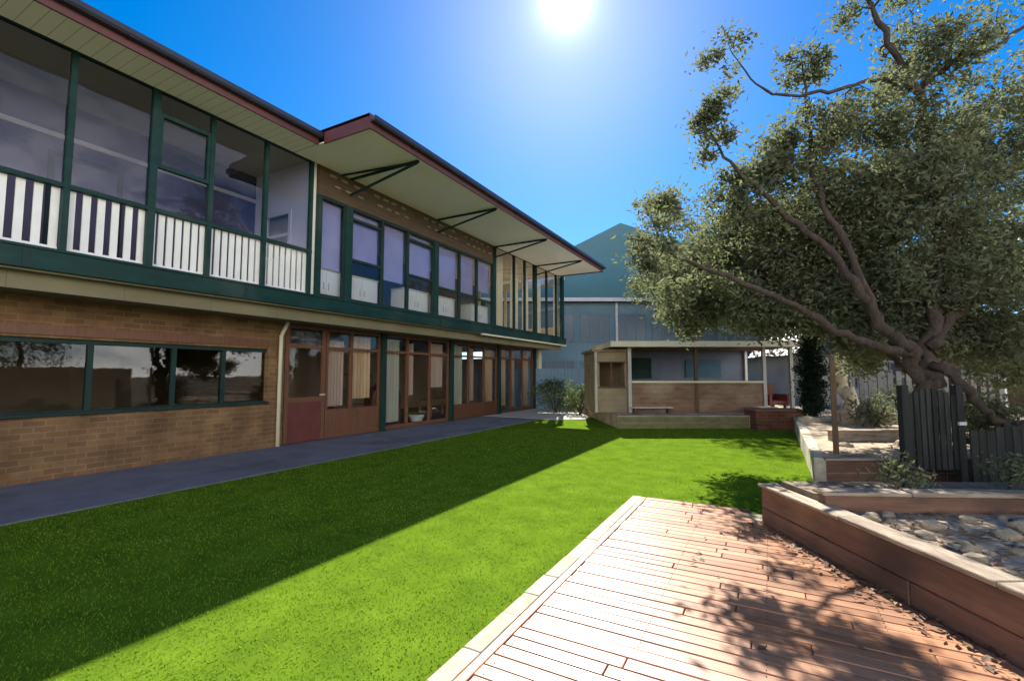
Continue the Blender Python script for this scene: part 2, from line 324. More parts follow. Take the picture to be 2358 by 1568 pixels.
# ground floor glazing bays
posts = [9.3, 12.35, 15.4, 18.5]
for y in posts:
    MB().box(GX - 0.06, GX + 0.09, y - 0.075, y + 0.075, 0.0, 2.597, 0.006).build('post', M['green_dark'], B)
MB().box(GX - 0.1, GX + 0.05, 18.9, 19.2, 0.0, 2.597).build('end_pier', M['cream'], B)
def bay(y0, y1, cuts, door=None, trans=(2.08,), low=0.0):
    f = MB(); x0, x1 = GX - 0.07, GX + 0.0
    f.box(x0, x1, y0, y0 + 0.06, 0.03, 2.59); f.box(x0, x1, y1 - 0.06, y1, 0.03, 2.59)
    f.box(x0, x1, y0 + 0.06, y1 - 0.06, 2.50, 2.59); f.box(x0, x1, y0 + 0.06, y1 - 0.06, 0.03, 0.13)
    for t in trans: f.box(x0 + 0.003, x1 - 0.003, y0 + 0.06, y1 - 0.06, t, t + 0.06)
    for c in cuts: f.box(x0 + 0.006, x1 + 0.006, c - 0.04, c + 0.04, 0.13, 2.50)
    if low: f.box(x0 + 0.008, x1 - 0.008, y0 + 0.06, y1 - 0.06, low, low + 0.07)
    o = f.build('window_bay', M['bronze'], B)
    MB().box(GX - 0.040, GX - 0.034, y0 + 0.06, y1 - 0.06, 0.13, 2.5).build('pane', M['glass'], o)
    if low: MB().box(GX - 0.03, GX - 0.012, y0 + 0.07, y1 - 0.07, 0.131, low - 0.001).build('kick_panel', M['bronze'], o)
    return o
# red door leaf nearest the brick pier
d = MB(); x0, x1 = GX - 0.06, GX + 0.0
d.box(x0, x1, 6.44, 6.54, 0.03, 2.58); d.box(x0, x1, 7.38, 7.48, 0.03, 2.58); d.box(x0, x1, 6.54, 7.38, 2.08, 2.16); d.box(x0, x1, 6.54, 7.38, 2.5, 2.58)
d.box(x0, x1, 6.54, 7.38, 0.9, 1.0)
dr = d.build('door', M['bronze'], B); dr['label'] = 'timber door with a dark red lower panel beside the brick pier'
MB().box(x0 + 0.01, x1 - 0.008, 6.541, 7.379, 0.03, 0.899).build('door_panel', M['red_panel'], dr)
MB().box(GX - 0.034, GX - 0.028, 6.541, 7.379, 1.0, 2.5).build('pane', M['glass'], dr)
h = MB(); h.box(GX + 0.0, GX + 0.05, 7.40, 7.46, 1.02, 1.06); h.box(GX + 0.035, GX + 0.05, 7.30, 7.46, 1.03, 1.055); h.build('handle', M['greyblade'], dr)
bay(7.5, 9.22, [8.25], low=0.62)
bay(9.39, 12.26, [10.3, 11.3], low=0.0)
bay(12.44, 15.31, [13.4, 14.4], trans=(2.08,), low=0.45)
bay(15.49, 18.41, [16.4, 17.4], trans=(2.1,))
# floor slab, beam and underside
MB().box(-14, UX - 0.06, Y0, Y1 - 0.05, 2.801, 2.98).build('floor_slab', M['room'], B)
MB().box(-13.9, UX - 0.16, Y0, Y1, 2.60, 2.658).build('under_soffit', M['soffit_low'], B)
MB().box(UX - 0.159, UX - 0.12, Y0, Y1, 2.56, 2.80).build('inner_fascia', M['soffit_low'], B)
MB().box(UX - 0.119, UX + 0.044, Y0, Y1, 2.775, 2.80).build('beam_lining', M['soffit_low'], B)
b = MB(); b.box(UX + 0.045, UX + 0.11, Y0, Y1 + 0.05, 2.80, 3.05, 0.006); b.box(UX - 0.05, UX + 0.13, Y0, Y1 + 0.05, 3.051, 3.085)
b.box(-14, UX + 0.044, Y1 - 0.04, Y1 + 0.05, 2.80, 3.05)
b.build('edge_beam', M['green'], B)
MB().box(UX + 0.046, UX + 0.125, 12.5, Y1 + 0.06, 2.745, 2.799).build('bounce_light_strip', M['cream'], B)  # cream strip stands in for sunlight bounced onto the beam's underside
for k in range(9):                                   # lapped joints along the beam
    y = Y0 + 1.6 + k * 2.75
    MB().box(UX + 0.106, UX + 0.116, y - 0.035, y + 0.035, 2.81, 3.045).build('joint_cover', M['green_dark'], B)
# ---- upper floor, left: glazed veranda with white palings
lp = [-3.0, -1.2, 0.5, 1.48, 2.46, 3.42, 4.25, 5.21, 6.18]
for i, y in enumerate(lp):
    w = 0.05 if y in (3.42,) else 0.035
    MB().box(UX - 0.05, UX + 0.02 + (0.004 if y == 3.42 else 0), y - w, y + w, 3.086, 5.80).build('post', M['green'], B)
MB().box(UX - 0.06, UX + 0.03, Y0, YL, 5.801, 5.89).build('head_rail', M['green_dark'], B)
rail = MB().box(UX - 0.055, UX + 0.025, Y0, YL, 3.93, 3.99, 0.004).build('balustrade_rail', M['green'], B)
for a, c in zip(lp[:-1], lp[1:]):
    n = round((c - a) / (0.165 if c < 3.5 else 0.115)); p = MB(); wd = 0.084
    for k in range(n):
        y = a + (k + 0.5) * (c - a) / n
        p.box(UX - 0.085, UX - 0.062, y - wd / 2, y + wd / 2, 3.12, 3.928)
    p.box(UX - 0.061, UX - 0.04, a + 0.04, c - 0.04, 3.10, 3.15)
    p.build('white_palings', M['white'], B)
    g = MB().box(UX - 0.030, UX - 0.024, a + 0.05, c - 0.05, 3.99, 5.80)
    g.build('pane', M['glass_blue'], B)
s_ = MB(); s_.box(UX - 0.05, UX + 0.015, 3.475, 4.213, 4.62, 4.68); s_.box(UX - 0.05, UX + 0.015, 3.475, 4.213, 5.42, 5.48)
s_.box(UX - 0.05, UX + 0.012, 3.475, 3.52, 4.68, 5.42); s_.box(UX - 0.05, UX + 0.012, 4.17, 4.213, 4.68, 5.42)
s_.build('sash_frame', M['green'], B)
# veranda inside: back wall with a door and window, cream end wall with a white sash
b = MB(); b.box(-10.0, -9.9, Y0, 0.5, 2.98, 5.9); b.box(-10.0, -9.9, 0.5, 2.0, 2.98, 4.0); b.box(-10.0, -9.9, 0.5, 2.0, 5.2, 5.9); b.box(-10.0, -9.9, 2.0, YL, 2.98, 5.9)
b.build('veranda_wall', M['plaster'], B)
f = MB(); f.box(-9.93, -9.87, 0.5, 0.58, 4.0, 5.2); f.box(-9.93, -9.87, 1.92, 2.0, 4.0, 5.2); f.box(-9.93, -9.87, 0.58, 1.92, 5.12, 5.2); f.box(-9.93, -9.87, 0.58, 1.92, 4.0, 4.08); f.box(-9.93, -9.87, 1.22, 1.28, 4.08, 5.12)
f.box(-9.93, -9.87, 2.8, 2.88, 2.99, 5.05); f.box(-9.93, -9.87, 3.7, 3.78, 2.99, 5.05); f.box(-9.93, -9.87, 2.88, 3.7, 4.97, 5.05)
wf = f.build('veranda_joinery', M['green_dark'], B)
MB().box(-9.905, -9.899, 0.58, 1.92, 4.08, 5.12).build('pane', M['glass_dark'], wf)
MB().box(-9.90, -9.88, 2.88, 3.7, 2.99, 4.97).build('door_leaf', M['plaster'], wf)
MB().box(-9.899, -9.86, Y0, YL, 5.28, 5.36).build('picture_rail', M['cream'], B)
b = MB(); b.box(-9.9, -9.55, YL, YL + 0.12, 2.98, 5.9); b.box(-8.65, UX - 0.06, YL, YL + 0.12, 2.98, 5.9); b.box(-9.55, -8.65, YL, YL + 0.12, 2.98, 3.9); b.box(-9.55, -8.65, YL, YL + 0.12, 4.95, 5.9)
b.build('end_wall', M['endwall'], B)
f = MB(); f.box(-9.55, -9.47, YL - 0.02, YL + 0.05, 3.9, 4.95); f.box(-8.73, -8.65, YL - 0.02, YL + 0.05, 3.9, 4.95); f.box(-9.47, -8.73, YL - 0.02, YL + 0.05, 4.87, 4.95); f.box(-9.47, -8.73, YL - 0.02, YL + 0.05, 3.9, 3.98); f.box(-9.47, -8.73, YL - 0.018, YL + 0.045, 4.4, 4.46)
wf = f.build('sash_window', M['white'], B)
MB().box(-9.47, -8.73, YL + 0.02, YL + 0.026, 3.98, 4.87).build('pane', M['glass'], wf)
MB().box(-9.9, UX - 0.06, Y0, YL, 5.88, 5.9).build('veranda_ceiling', M['cream'], B)
# ---- upper floor, right: tall windows between posts
up = [7.15, 10.25, 13.4, 16.6, Y1 - 0.06]
for y in [6.38] + up:
    w = 0.09 if y > 7 else 0.04
    MB().box(UX - 0.08, UX + 0.035, y - w, y + w, 3.086, 5.89 if y > 13 else 5.19).build('post', M['green'], B)
hd = MB(); hd.box(UX - 0.1, UX + 0.02, 6.35, 13.3, 5.20, 5.89); hd.build('window_header', M['header'], B)
for k in range(21):                                  # rows of pale dashes on the dark header
    y = 6.62 + k * 0.31 + random.uniform(-.04, .04)
    if k in (3, 8, 9, 15): continue
    MB().box(UX + 0.021, UX + 0.034, y, y + 0.17, 5.66, 5.71).build('pale_dash', M['dash'], B); MB().box(UX + 0.021, UX + 0.034, y + 0.13, y + 0.28, 5.47, 5.51).build('pale_dash', M['dash'], B)
def ubay(y0, y1, cuts, transoms, ztop, curtain=None):
    f = MB(); x0, x1 = UX - 0.07, UX + 0.01
    f.box(x0, x1, y0, y1, 3.086, 3.15); f.box(x0, x1, y0, y1, ztop - 0.06, ztop); f.box(x0, x1, y0, y0 + 0.035, 3.15, ztop - 0.06); f.box(x0, x1, y1 - 0.035, y1, 3.15, ztop - 0.06)
    for c in cuts: f.box(x0 + 0.003, x1 + 0.004, c - 0.035, c + 0.035, 3.15, ztop - 0.06)
    for (a, c, z) in transoms: f.box(x0 + 0.006, x1 - 0.004, a, c, z, z + 0.055)
    o = f.build('window', M['green_dark'], B)
    MB().box(UX - 0.036, UX - 0.03, y0, y1, 3.15, ztop - 0.06).build('pane', M['glass'], o)
    return o
ubay(6.42, 7.06, [], [], 5.199)
ubay(7.24, 10.16, [8.2, 9.1], [(7.24, 8.165, 4.0), (7.24, 8.165, 4.92), (9.135, 10.16, 4.02), (9.135, 10.16, 4.95)], 5.199)
ubay(10.34, 13.31, [11.4, 12.35], [(11.435, 12.3, 3.85), (10.34, 11.365, 3.9), (12.385, 13.31, 3.85)], 5.199)
ubay(13.49, 16.51, [14.85, 15.7], [], 5.889)
ubay(16.69, Y1 - 0.16, [17.7, 18.7], [], 5.889)
# end face: windows that let the sun through the corner room
e = MB(); e.box(-14, UX - 0.08, Y1 - 0.1, Y1 - 0.02, 3.086, 3.6); e.box(-14, UX - 0.08, Y1 - 0.1, Y1 - 0.02, 5.5, 5.9)
for x in (-14, -12.5, -11.0, -9.5): e.box(x, x + 0.12, Y1 - 0.1, Y1 - 0.02, 3.6, 5.5)
e.build('gable_end_wall', M['cream'], B)
def wavy(y0, y1, z0, z1, x, n=26, amp=0.035):
    m = MB(); vs = []; 
    for k in range(n + 1):
        y = y0 + (y1 - y0) * k / n; dx = amp * math.sin(k * 1.9)
        vs += [(x + dx, y, z0), (x + dx, y, z1)]
    fs = [(2 * k, 2 * k + 2, 2 * k + 3, 2 * k + 1) for k in range(n)]
    m.add(vs, fs, True); k2 = [(a + 0.012, y, z) for a, y, z in vs]; m.add(k2, [f[::-1] for f in fs], True); return m
for (a, c) in ((13.6, 14.4), (14.95, 15.55), (15.9, 16.4), (17.0, 17.55), (18.9, 19.5)):
    wavy(a, c, 3.2, 5.7, UX - 0.25).build('curtain', M['curtain'], B)
for (a, c, z) in ((6.44, 7.04, 3.75), (7.26, 8.15, 4.06), (8.25, 9.06, 3.82), (9.15, 10.14, 4.08), (10.36, 11.35, 3.95), (11.46, 12.3, 4.02), (12.4, 13.29, 4.2)):
    m = MB(); m.box(UX - 0.135, UX - 0.13, a, c, z, 5.14); m.box(UX - 0.14, UX - 0.125, a, c, z - 0.03, z - 0.001); m.build('blind', M['blind'], B)
for (a, c, z0, z1, mt) in ((7.62, 8.12, 0.75, 2.3, 'curtain_tan'), (8.4, 9.0, 0.9, 2.45, 'amber'), (9.5, 10.1, 0.2, 2.45, 'curtain_sage'), (10.42, 10.7, 0.9, 2.4, 'curtain_tan'), (11.5, 12.1, 1.1, 2.45, 'curtain_tan'), (12.55, 13.2, 0.5, 2.45, 'curtain_sage'), (13.6, 13.9, 0.6, 2.4, 'curtain_tan'), (14.6, 15.2, 0.5, 2.4, 'amber'), (15.6, 16.2, 0.3, 2.45, 'amber'), (16.6, 16.95, 0.2, 2.45, 'curtain_tan'), (17.55, 18.2, 0.2, 2.45, 'amber')):
    wavy(a, c, z0, z1, GX - 0.16, 18, 0.025).build('curtain', M[mt], B)
MB().box(-14, -8.15, 6.345, 6.37, 2.99, 5.88).build('party_wall', M['cream'], B)
MB().box(-12.6, -12.5, 6.4, 19.6, 2.99, 5.88).build('inner_wall', M['plaster'], B)
MB().box(-14, UX - 0.11, 6.38, Y1, 5.87, 5.905).build('ceiling', M['cream'], B)
# ---- roofs
ZE = 5.86
def roof(y0, y1, xe, hip):
    """pitched roof rising from the eave at xe; with a hipped near end when hip is set"""
    xr = -11.2; za = ZE + 0.10; h = (xe - xr) * 0.27; t = 0.09; xb = -16.0
    yr = y0 + (xe - xr) if hip else y0
    a = [(xe - 0.02, y0, za), (xr, yr, za + h), (xb, y0, za), (xe - 0.02, y1, za), (xr, y1, za + h), (xb, y1, za)]
    vs = a + [(x, y, z + t) for x, y, z in a]
    return MB().add(vs, [(0, 1, 4, 3), (1, 2, 5, 4), (6, 9, 10, 7), (7, 10, 11, 8), (0, 2, 1), (6, 7, 8), (3, 4, 5), (9, 11, 10), (3, 4, 10, 9), (4, 5, 11, 10), (0, 6, 7, 1), (1, 7, 8, 2), (0, 3, 9, 6), (2, 8, 11, 5)])
RX1, RX2 = -7.22, -5.93
YS = 5.72
rf = roof(Y0, YS + 5.2, RX1, False).build('roof', M['tile'], B); rf['label'] = 'lower tiled roof over the veranda'
MB().box(UX + 0.03, RX1 - 0.03, Y0, YS - 0.0, ZE - 0.05, ZE - 0.03).build('soffit', M['soffit'], B)
MB().box(RX1 - 0.03, RX1, Y0, YS - 0.02, ZE - 0.09, ZE + 0.10).build('fascia', M['fascia'], B)
def gut(xe, y0, y1, end=False):
    prof = [(0.0, 0.0), (0.09, 0.0), (0.115, 0.03), (0.115, 0.1), (0.10, 0.1), (0.10, 0.035), (0.085, 0.015), (0.0, 0.015)]
    m = MB(); n = len(prof); vs = [(xe + 0.002 + x, y, ZE + 0.02 + z) for y in (y0, y1) for x, z in prof]
    m.add(vs, [(i, (i + 1) % n, n + (i + 1) % n, n + i) for i in range(n)]); m.add(vs, [tuple(range(n)), tuple(range(n, 2 * n))]); return m
gut(RX1, Y0, YS - 0.02).build('gutter', M['gutter'], B)
RY1 = 18.85
for k in range(13): MB().box(RX1 + 0.001, RX1 + 0.122, -4.5 + k * 0.8, -4.475 + k * 0.8, ZE + 0.005, ZE + 0.0195).build('gutter_bracket', M['gutter'], B)
rf = roof(YS, RY1, RX2, True).build('roof', M['tile'], B); rf['label'] = 'projecting tiled roof with deep eaves'
MB().box(UX + 0.03, RX2 - 0.03, YS + 0.03, RY1 - 0.03, ZE - 0.05, ZE - 0.03).build('soffit', M['soffit2'], B)
f = MB(); f.box(RX2 - 0.03, RX2, YS, RY1, ZE - 0.09, ZE + 0.10); f.box(RX1 + 0.12, RX2 - 0.031, YS, YS + 0.03, ZE - 0.09, ZE + 0.13); f.box(-8.0, RX2 - 0.031, RY1 - 0.03, RY1, ZE - 0.09, ZE + 0.10)
f.build('fascia', M['fascia'], B)
for k in range(16): MB().box(RX2 + 0.001, RX2 + 0.122, 5.95 + k * 0.84, 5.975 + k * 0.84, ZE + 0.005, ZE + 0.0195).build('gutter_bracket', M['gutter'], B)
gut(RX2, YS, RY1).build('gutter', M['gutter'], B)
MB().box(-16, UX - 0.02, RY1 + 0.001, Y1 + 0.25, ZE - 0.05, ZE + 0.05).build('end_eave', M['soffit2'], B)
for y in (7.15, 10.25, 13.4, 16.6):                  # steel outriggers under the wide eave
    m = MB(); m.bar((UX + 0.05, y, ZE - 0.07), (RX2 - 0.12, y, ZE - 0.075), 0.05, 0.04)
    m.bar((UX + 0.05, y, ZE - 0.42), (RX2 - 0.15, y, ZE - 0.10), 0.04, 0.04)
    if y < 8: m.bar((UX + 0.05, y - 0.25, ZE - 0.075), (RX2 - 0.14, y + 0.02, ZE - 0.08), 0.035, 0.03)
    m.build('eave_bracket', M['green_dark'], B)

# ---- furniture seen through the glass
def table(loc, rz, label):
    t = thing('classroom_table', label, 'table', loc, rz, 'timber tables behind the ground floor glass')
    MB().box(-0.6, 0.6, -0.35, 0.35, 0.56, 0.60, 0.01).build('table_top', M['maple'], t, ROOTM[t.name])
    for sx in (-0.54, 0.54):
        for sy in (-0.29, 0.29): MB().box(sx - 0.03, sx + 0.03, sy - 0.03, sy + 0.03, 0.0, 0.56).build('leg', M['maple'], t, ROOTM[t.name])
    return t
t0 = table((-10.3, 8.2, 0.03), 0.2, 'timber table behind the glass beside the red door')
dup(t0, (-10.5, 13.6, 0.03), 1.4, 'timber table inside the third glazed bay')
t = thing('bookcase', 'tall timber bookcase with shelves inside the second glazed bay', 'bookcase', (-11.6, 10.6, 0.03), 0)
m = MB(); m.box(-0.2, 0.2, -0.8, -0.76, 0, 1.5); m.box(-0.2, 0.2, 0.76, 0.8, 0, 1.5); m.build('side_panel', M['maple'], t, ROOTM[t.name])
m = MB()
for z in (0.05, 0.5, 0.95, 1.46): m.box(-0.19, 0.2, -0.759, 0.759, z, z + 0.03)
m.build('shelf', M['maple'], t, ROOTM[t.name])
t = thing('play_arch', 'red brown timber play arch just inside the second glazed bay', 'play arch', (-9.75, 10.15, 0.03), R(90))
m = MB(); n = 14; pts = []
for k in range(n + 1):
    a = math.pi * k / n; pts.append((0.6 * math.cos(a), 0.0, 0.75 + 0.45 * math.sin(a)))
pts = [(0.6, 0, 0)] + pts + [(-0.6, 0, 0)]
for p, q in zip(pts[:-1], pts[1:]): m.bar(p, q, 0.16, 0.09)
m.build('arch', M['red_panel'], t, ROOTM[t.name])
m = MB(); m.box(-0.7, 0.7, -0.15, 0.15, 0, 0.03); m.build('base_board', M['maple'], t, ROOTM[t.name])
t = thing('white_basin', 'white basin standing on the floor behind the second glazed bay', 'basin', (-9.5, 11.3, 0.03))
m = MB(); m.tube([(0, 0, 0), (0, 0, 0.05), (0, 0, 0.2), (0, 0, 0.24)], [0.12, 0.17, 0.23, 0.25], 18); m.build('bowl', M['white'], t, ROOTM[t.name])
def cupboard(loc, label):
    t = thing('low_cupboard', label, 'cupboard', loc, 0, 'white low cupboards behind the upper windows')
    MB().box(-0.2, 0.2, -0.5, 0.5, 0.0, 0.72).build('carcass', M['white'], t, ROOTM[t.name])
    MB().box(-0.22, 0.23, -0.52, 0.52, 0.721, 0.75).build('cupboard_top', M['cream'], t, ROOTM[t.name])
    for s in (-1, 1):
        d = MB().box(0.201, 0.22, s * 0.25 - 0.24, s * 0.25 + 0.24, 0.02, 0.70).build('door', M['white'], t, ROOTM[t.name])
        MB().box(0.221, 0.24, s * 0.06 - 0.01, s * 0.06 + 0.01, 0.3, 0.45).build('handle', M['greyblade'], d, ROOTM[t.name])
    return t
c0 = cupboard((-8.4, 6.75, 2.985), 'white cupboard behind the narrow upper window nearest the veranda')
for y, lb in ((7.75, 'white cupboard upstairs just right of the thick green corner post'), (9.65, 'white cupboard upstairs behind the third sash of the first wide bay'), (10.9, 'white cupboard upstairs at the near end of the second wide bay'), (12.8, 'white cupboard upstairs at the far end of the second wide bay')):
    dup(c0, (-8.4, y, 2.985), 0, lb)

# ------------------------------------------------------------------ deck, edging, sleeper walls
DZ = 0.055
wl = lambda f: 2.455 + (4.75 - f) * 0.03               # r of the sleeper wall face at distance f
root = thing('timber_deck', 'red brown timber deck of cross boards beside the lawn', 'deck', (-0.4, 3.0, 0))
m = MB(); y = 5.72; wbd = 0.092
def wall_x(y):                                         # where the board meets the sleeper wall
    lo, hi = -1.0, 6.0
    for _ in range(30):
        x = (lo + hi) / 2; p = Vector((x, y, 0)); r, f = p.dot(RGT), p.dot(FWD)
        if r > wl(f): hi = x
        else: lo = x
    return lo
while y > -2.5:
    y0, y1 = y - wbd, y; xa = -1.305 + random.uniform(-0.006, 0.006)
    xb0, xb1 = wall_x(y0) - 0.02, wall_x(y1) - 0.02
    dz = random.uniform(-0.002, 0.002)
    xs = [xa] + sorted(random.uniform(xa + 0.4, max(xa + 0.8, xb1 - 0.3)) for _ in range(1)) + [None]
    for a, c in zip(xs[:-1], xs[1:]):
        c0_, c1_ = (xb0, xb1) if c is None else (c - 0.003, c - 0.003)
        a += 0.003; e = 0.004
        vs = [(a, y0, 0.012), (c0_, y0, 0.012), (c1_, y1, 0.012), (a, y1, 0.012), (a, y0, DZ + dz - e), (c0_, y0, DZ + dz - e), (c1_, y1, DZ + dz - e), (a, y1, DZ + dz - e),
              (a + e, y0 + e, DZ + dz), (c0_ - e, y0 + e, DZ + dz), (c1_ - e, y1 - e, DZ + dz), (a + e, y1 - e, DZ + dz)]
        m.add(vs, [(0, 1, 5, 4), (1, 2, 6, 5), (2, 3, 7, 6), (3, 0, 4, 7), (4, 5, 9, 8), (5, 6, 10, 9), (6, 7, 11, 10), (7, 4, 8, 11), (8, 9, 10, 11)])
    y -= wbd + 0.006
m.build('boards', M['deck'], root)
sc = MB(); y = 5.72
while y > -1.0:
    x = -1.26
    while x < wall_x(y) - 0.1:
        for dy in (0.022, 0.07):
            sc.tube([(x, y - dy, DZ - 0.002), (x, y - dy, DZ + 0.0032)], [0.003, 0.003], 6)
        x += 0.6
    y -= wbd + 0.006
tag(sc.build('screw_heads', M['post'], root), kind='stuff')
MB().box(-1.3, 6, -2.5, 5.7, 0.002, 0.03).build('sub_frame', M['sleeper_cap'], root)
root = thing('deck_edging', 'pale stone edging strip between the lawn and the timber deck', 'edging', (-1.38, 2, 0))
m = MB(); y = 5.76
while y > -2.5:
    l = random.uniform(0.28, 0.5); j = random.uniform(-0.008, 0.008)
    m.box(-1.485 + j * .5, -1.375 + j * .5, y - l + 0.004, y, -0.05, 0.05 + random.uniform(-.003, .003), 0.006); y -= l
m.build('stones', M['edging'], root)
MB().box(-1.372, -1.312, -2.5, 5.74, -0.05, 0.05, 0.008).build('border_board', M['deck'], root)
MB().box(-1.3, -0.22, 5.728, 5.77, -0.05, 0.052, 0.008).build('border_board', M['post'], root)

def sleeper_wall(name, label, a, b, h, z0, thick=0.1, ends=True, group=None, courses=2, cap=True, capw=0.16, smat='sleeper'):
    """a run of stacked sleepers from a to b (ground points); front face lies on the line a-b, body on its left"""
    a, b = Vector((a[0], a[1], 0)), Vector((b[0], b[1], 0)); d = (b - a); ln = d.length; ang = math.atan2(d.y, d.x)
    t = thing(name, label, 'retaining wall', (a.x, a.y, z0), ang, group); F = ROOTM[t.name]
    m = MB(); ch = h / courses
    for c in range(courses):
        x = 0.0 - (0.6 if c % 2 else 0) + 0.0
        while x < ln:
            l = random.uniform(1.5, 2.1); x0, x1 = max(0, x), min(ln, x + l)
            if x1 - x0 > 0.15: m.box(x0 + 0.003, x1 - 0.003, random.uniform(-0.004, 0.004), thick, c * ch - (0.15 if c == 0 else 0) + 0.003, (c + 1) * ch - 0.003, 0.008)
            x += l
    m.build('sleepers', M[smat], t, F)
    if cap:
        m = MB(); x = -0.02
        while x < ln:
            l = random.uniform(0.7, 1.2); x1 = min(ln + 0.02, x + l)
            if x1 - x > 0.05: m.box(x + 0.003, x1 - 0.003, -0.02 + random.uniform(-0.008, 0.008), capw + random.uniform(-0.012, 0.012), h, h + 0.034 + random.uniform(-.006, .006), 0.010)
            x += l
        m.build('coping', M['sleeper_cap'], t, F)
    m = MB(); k = 0.4
    return t
# near bed wall: along the deck; body on the right side
p0, p1 = W(wl(0.3), 0.3), W(wl(4.72), 4.72)
sleeper_wall('sleeper_wall', 'red brown sleeper wall with pale coping running along the deck', p1, p0, 0.40, 0.0)
q0 = W(wl(4.72) + 0.0, 4.722); q1 = W(5.4, 4.1)
bedpoly = [W(wl(0.3) + 0.09, 0.3), W(7, 0.3), W(7, 4.0), W(wl(4.72) + 0.1, 4.55)]
struct('garden_bed', MB().prism([(p.x, p.y) for p in bedpoly], -0.1, 0.37), M['sand'])
sleeper_wall('sleeper_wall', 'dark upper sleeper wall crossing behind the stony garden bed', W(2.60, 3.98), W(6.5, 3.75), 0.125, 0.37, courses=1)
bed2 = [W(2.60, 4.08), W(6.5, 3.85), W(6.8, 4.5), W(2.58, 4.58)]
struct('upper_bed', MB().prism([(p.x, p.y) for p in bed2], -0.1, 0.48), M['soil'])
sleeper_wall('sleeper_wall', 'short sleeper end wall closing the garden bed beside the lawn', W(6.8, 4.62), W(2.47, 4.73), 0.36, 0.0, thick=0.08, cap=False)
# terrace walls
sleeper_wall('sleeper_wall', 'dark front wall of the terrace right of the lawn with sandy top', wA - FWD * 0.004, W(12.5, 6.496), TZ - 0.03, 0.0)
sleeper_wall('sleeper_wall', 'low far sleeper wall across the end of the lawn before the shelter', W(2.95, 13.19), W(6.62, 13.19), TZ - 0.04, 0.0, smat='mossy')
root = thing('brick_planter', 'dark red brick planter at the far right corner of the lawn', 'planter', tuple(W(7.3, 13.0)), TH)
F = VF
m = MB(); m.box(6.63, 8.0, 12.85, 13.5, -0.1, 0.5); m.build('brick_body', M['brick_red'], root, F)
m = MB(); m.box(6.6, 8.03, 12.82, 13.53, 0.501, 0.55, 0.01); m.build('capping', M['sleeper'], root, F)
# right-hand lawn edge
root = thing('lawn_kerb', 'pale kerb along the right edge of the sunlit lawn', 'kerb', tuple(wA)); 
d = (wB - wA); ln = d.length; ang = math.atan2(d.y, d.x); F = Matrix.Translation(wA) @ Matrix.Rotation(ang, 4, 'Z')
m = MB(); x = 0
while x < ln - 0.3:
    l = random.uniform(0.8, 1.2); m.box(x + 0.004, min(ln, x + l) - 0.004, -0.02, 0.14, -0.1, TZ - 0.01 + random.uniform(-.01, .01), 0.015); x += l
m.build('kerb_stones', M['edging'], root, F)

# ------------------------------------------------------------------ rocks
def rock_mesh(seed):
    rnd = random.Random(seed); bm = bmesh.new(); bmesh.ops.create_icosphere(bm, subdivisions=3, radius=1.0)
    from mathutils import noise
    off = Vector((seed * 3.1, seed * 1.7, 0))
    for v in bm.verts:
        n = v.co.normalized(); k = 0.78 + 0.34 * noise.noise(n * 1.3 + off) + 0.13 * noise.noise(n * 3.5 + off)
        v.co = n * k; v.co.z *= 0.62
        if v.co.z < -0.3: v.co.z = -0.3
    me = bpy.data.meshes.new('rock'); bm.to_mesh(me); bm.free(); me.polygons.foreach_set('use_smooth', [True] * len(me.polygons)); me.materials.append(M['rock']); return me
rms = [rock_mesh(k) for k in range(6)]
spots = []
rl = [(1, 'in the near bed behind the sleeper wall', 2.75, 3.75, 0.13), (2, 'in the near bed', 2.82, 3.35, 0.10), (3, 'x', 3.05, 3.55, 0.15), (4, 'x', 2.78, 2.95, 0.11), (5, 'x', 3.4, 3.35, 0.14), (6, 'x', 3.15, 3.05, 0.09),
      (7, 'x', 3.7, 3.5, 0.17), (8, 'x', 3.55, 3.0, 0.10), (9, 'x', 2.8, 2.55, 0.12), (10, 'x', 3.95, 3.2, 0.12), (11, 'x', 3.2, 2.65, 0.13), (12, 'x', 2.95, 3.85, 0.09), (13, 'x', 4.3, 3.45, 0.15), (14, 'x', 2.75, 2.3, 0.1)]
rr_ = random.Random(9)
rl = [(k, '', r_ + 0.05, f_, s_ * 0.62) for k, _, r_, f_, s_ in rl] + [(20 + k, '', rr_.uniform(2.72, 4.3), rr_.uniform(2.0, 3.85), rr_.uniform(0.035, 0.075)) for k in range(26)]
for k, _, r_, f_, s_ in rl:
    o = bpy.data.objects.new('garden_rock', rms[k % 6]); COL.objects.link(o)
    o.location = W(r_, f_, 0.37 + s_ * 0.15); o.rotation_euler = (0, 0, k * 1.3); o.scale = (s_ * 1.15, s_, s_)
    tag(o, 'weathered sandstone rock lying in the near garden bed behind the sleeper wall', 'rock', 'rocks in the near garden bed')
for k, (x_, y_, f_, s_) in enumerate([(1856, 985, 11.6, 0.24), (1885, 978, 11.9, 0.17), (1950, 1000, 9.5, 0.16), (1990, 975, 11.0, 0.20), (2020, 1005, 8.8, 0.15), (2050, 1000, 9.0, 0.18), (2070, 1020, 7.9, 0.13), (1935, 1025, 7.7, 0.12), (2000, 1030, 7.2, 0.1)]):
    o = bpy.data.objects.new('terrace_rock', rms[(k + 2) % 6]); COL.objects.link(o)
    p = LP(x_, y_, f_); o.location = (p.x, p.y, TZ - 0.02 + s_ * 0.12); o.rotation_euler = (0, 0, k * 0.9); o.scale = (s_ * 1.3, s_, s_ * 0.8)
    tag(o, 'sandy coloured rock lying on the terrace right of the lawn', 'rock', 'rocks on the terrace')

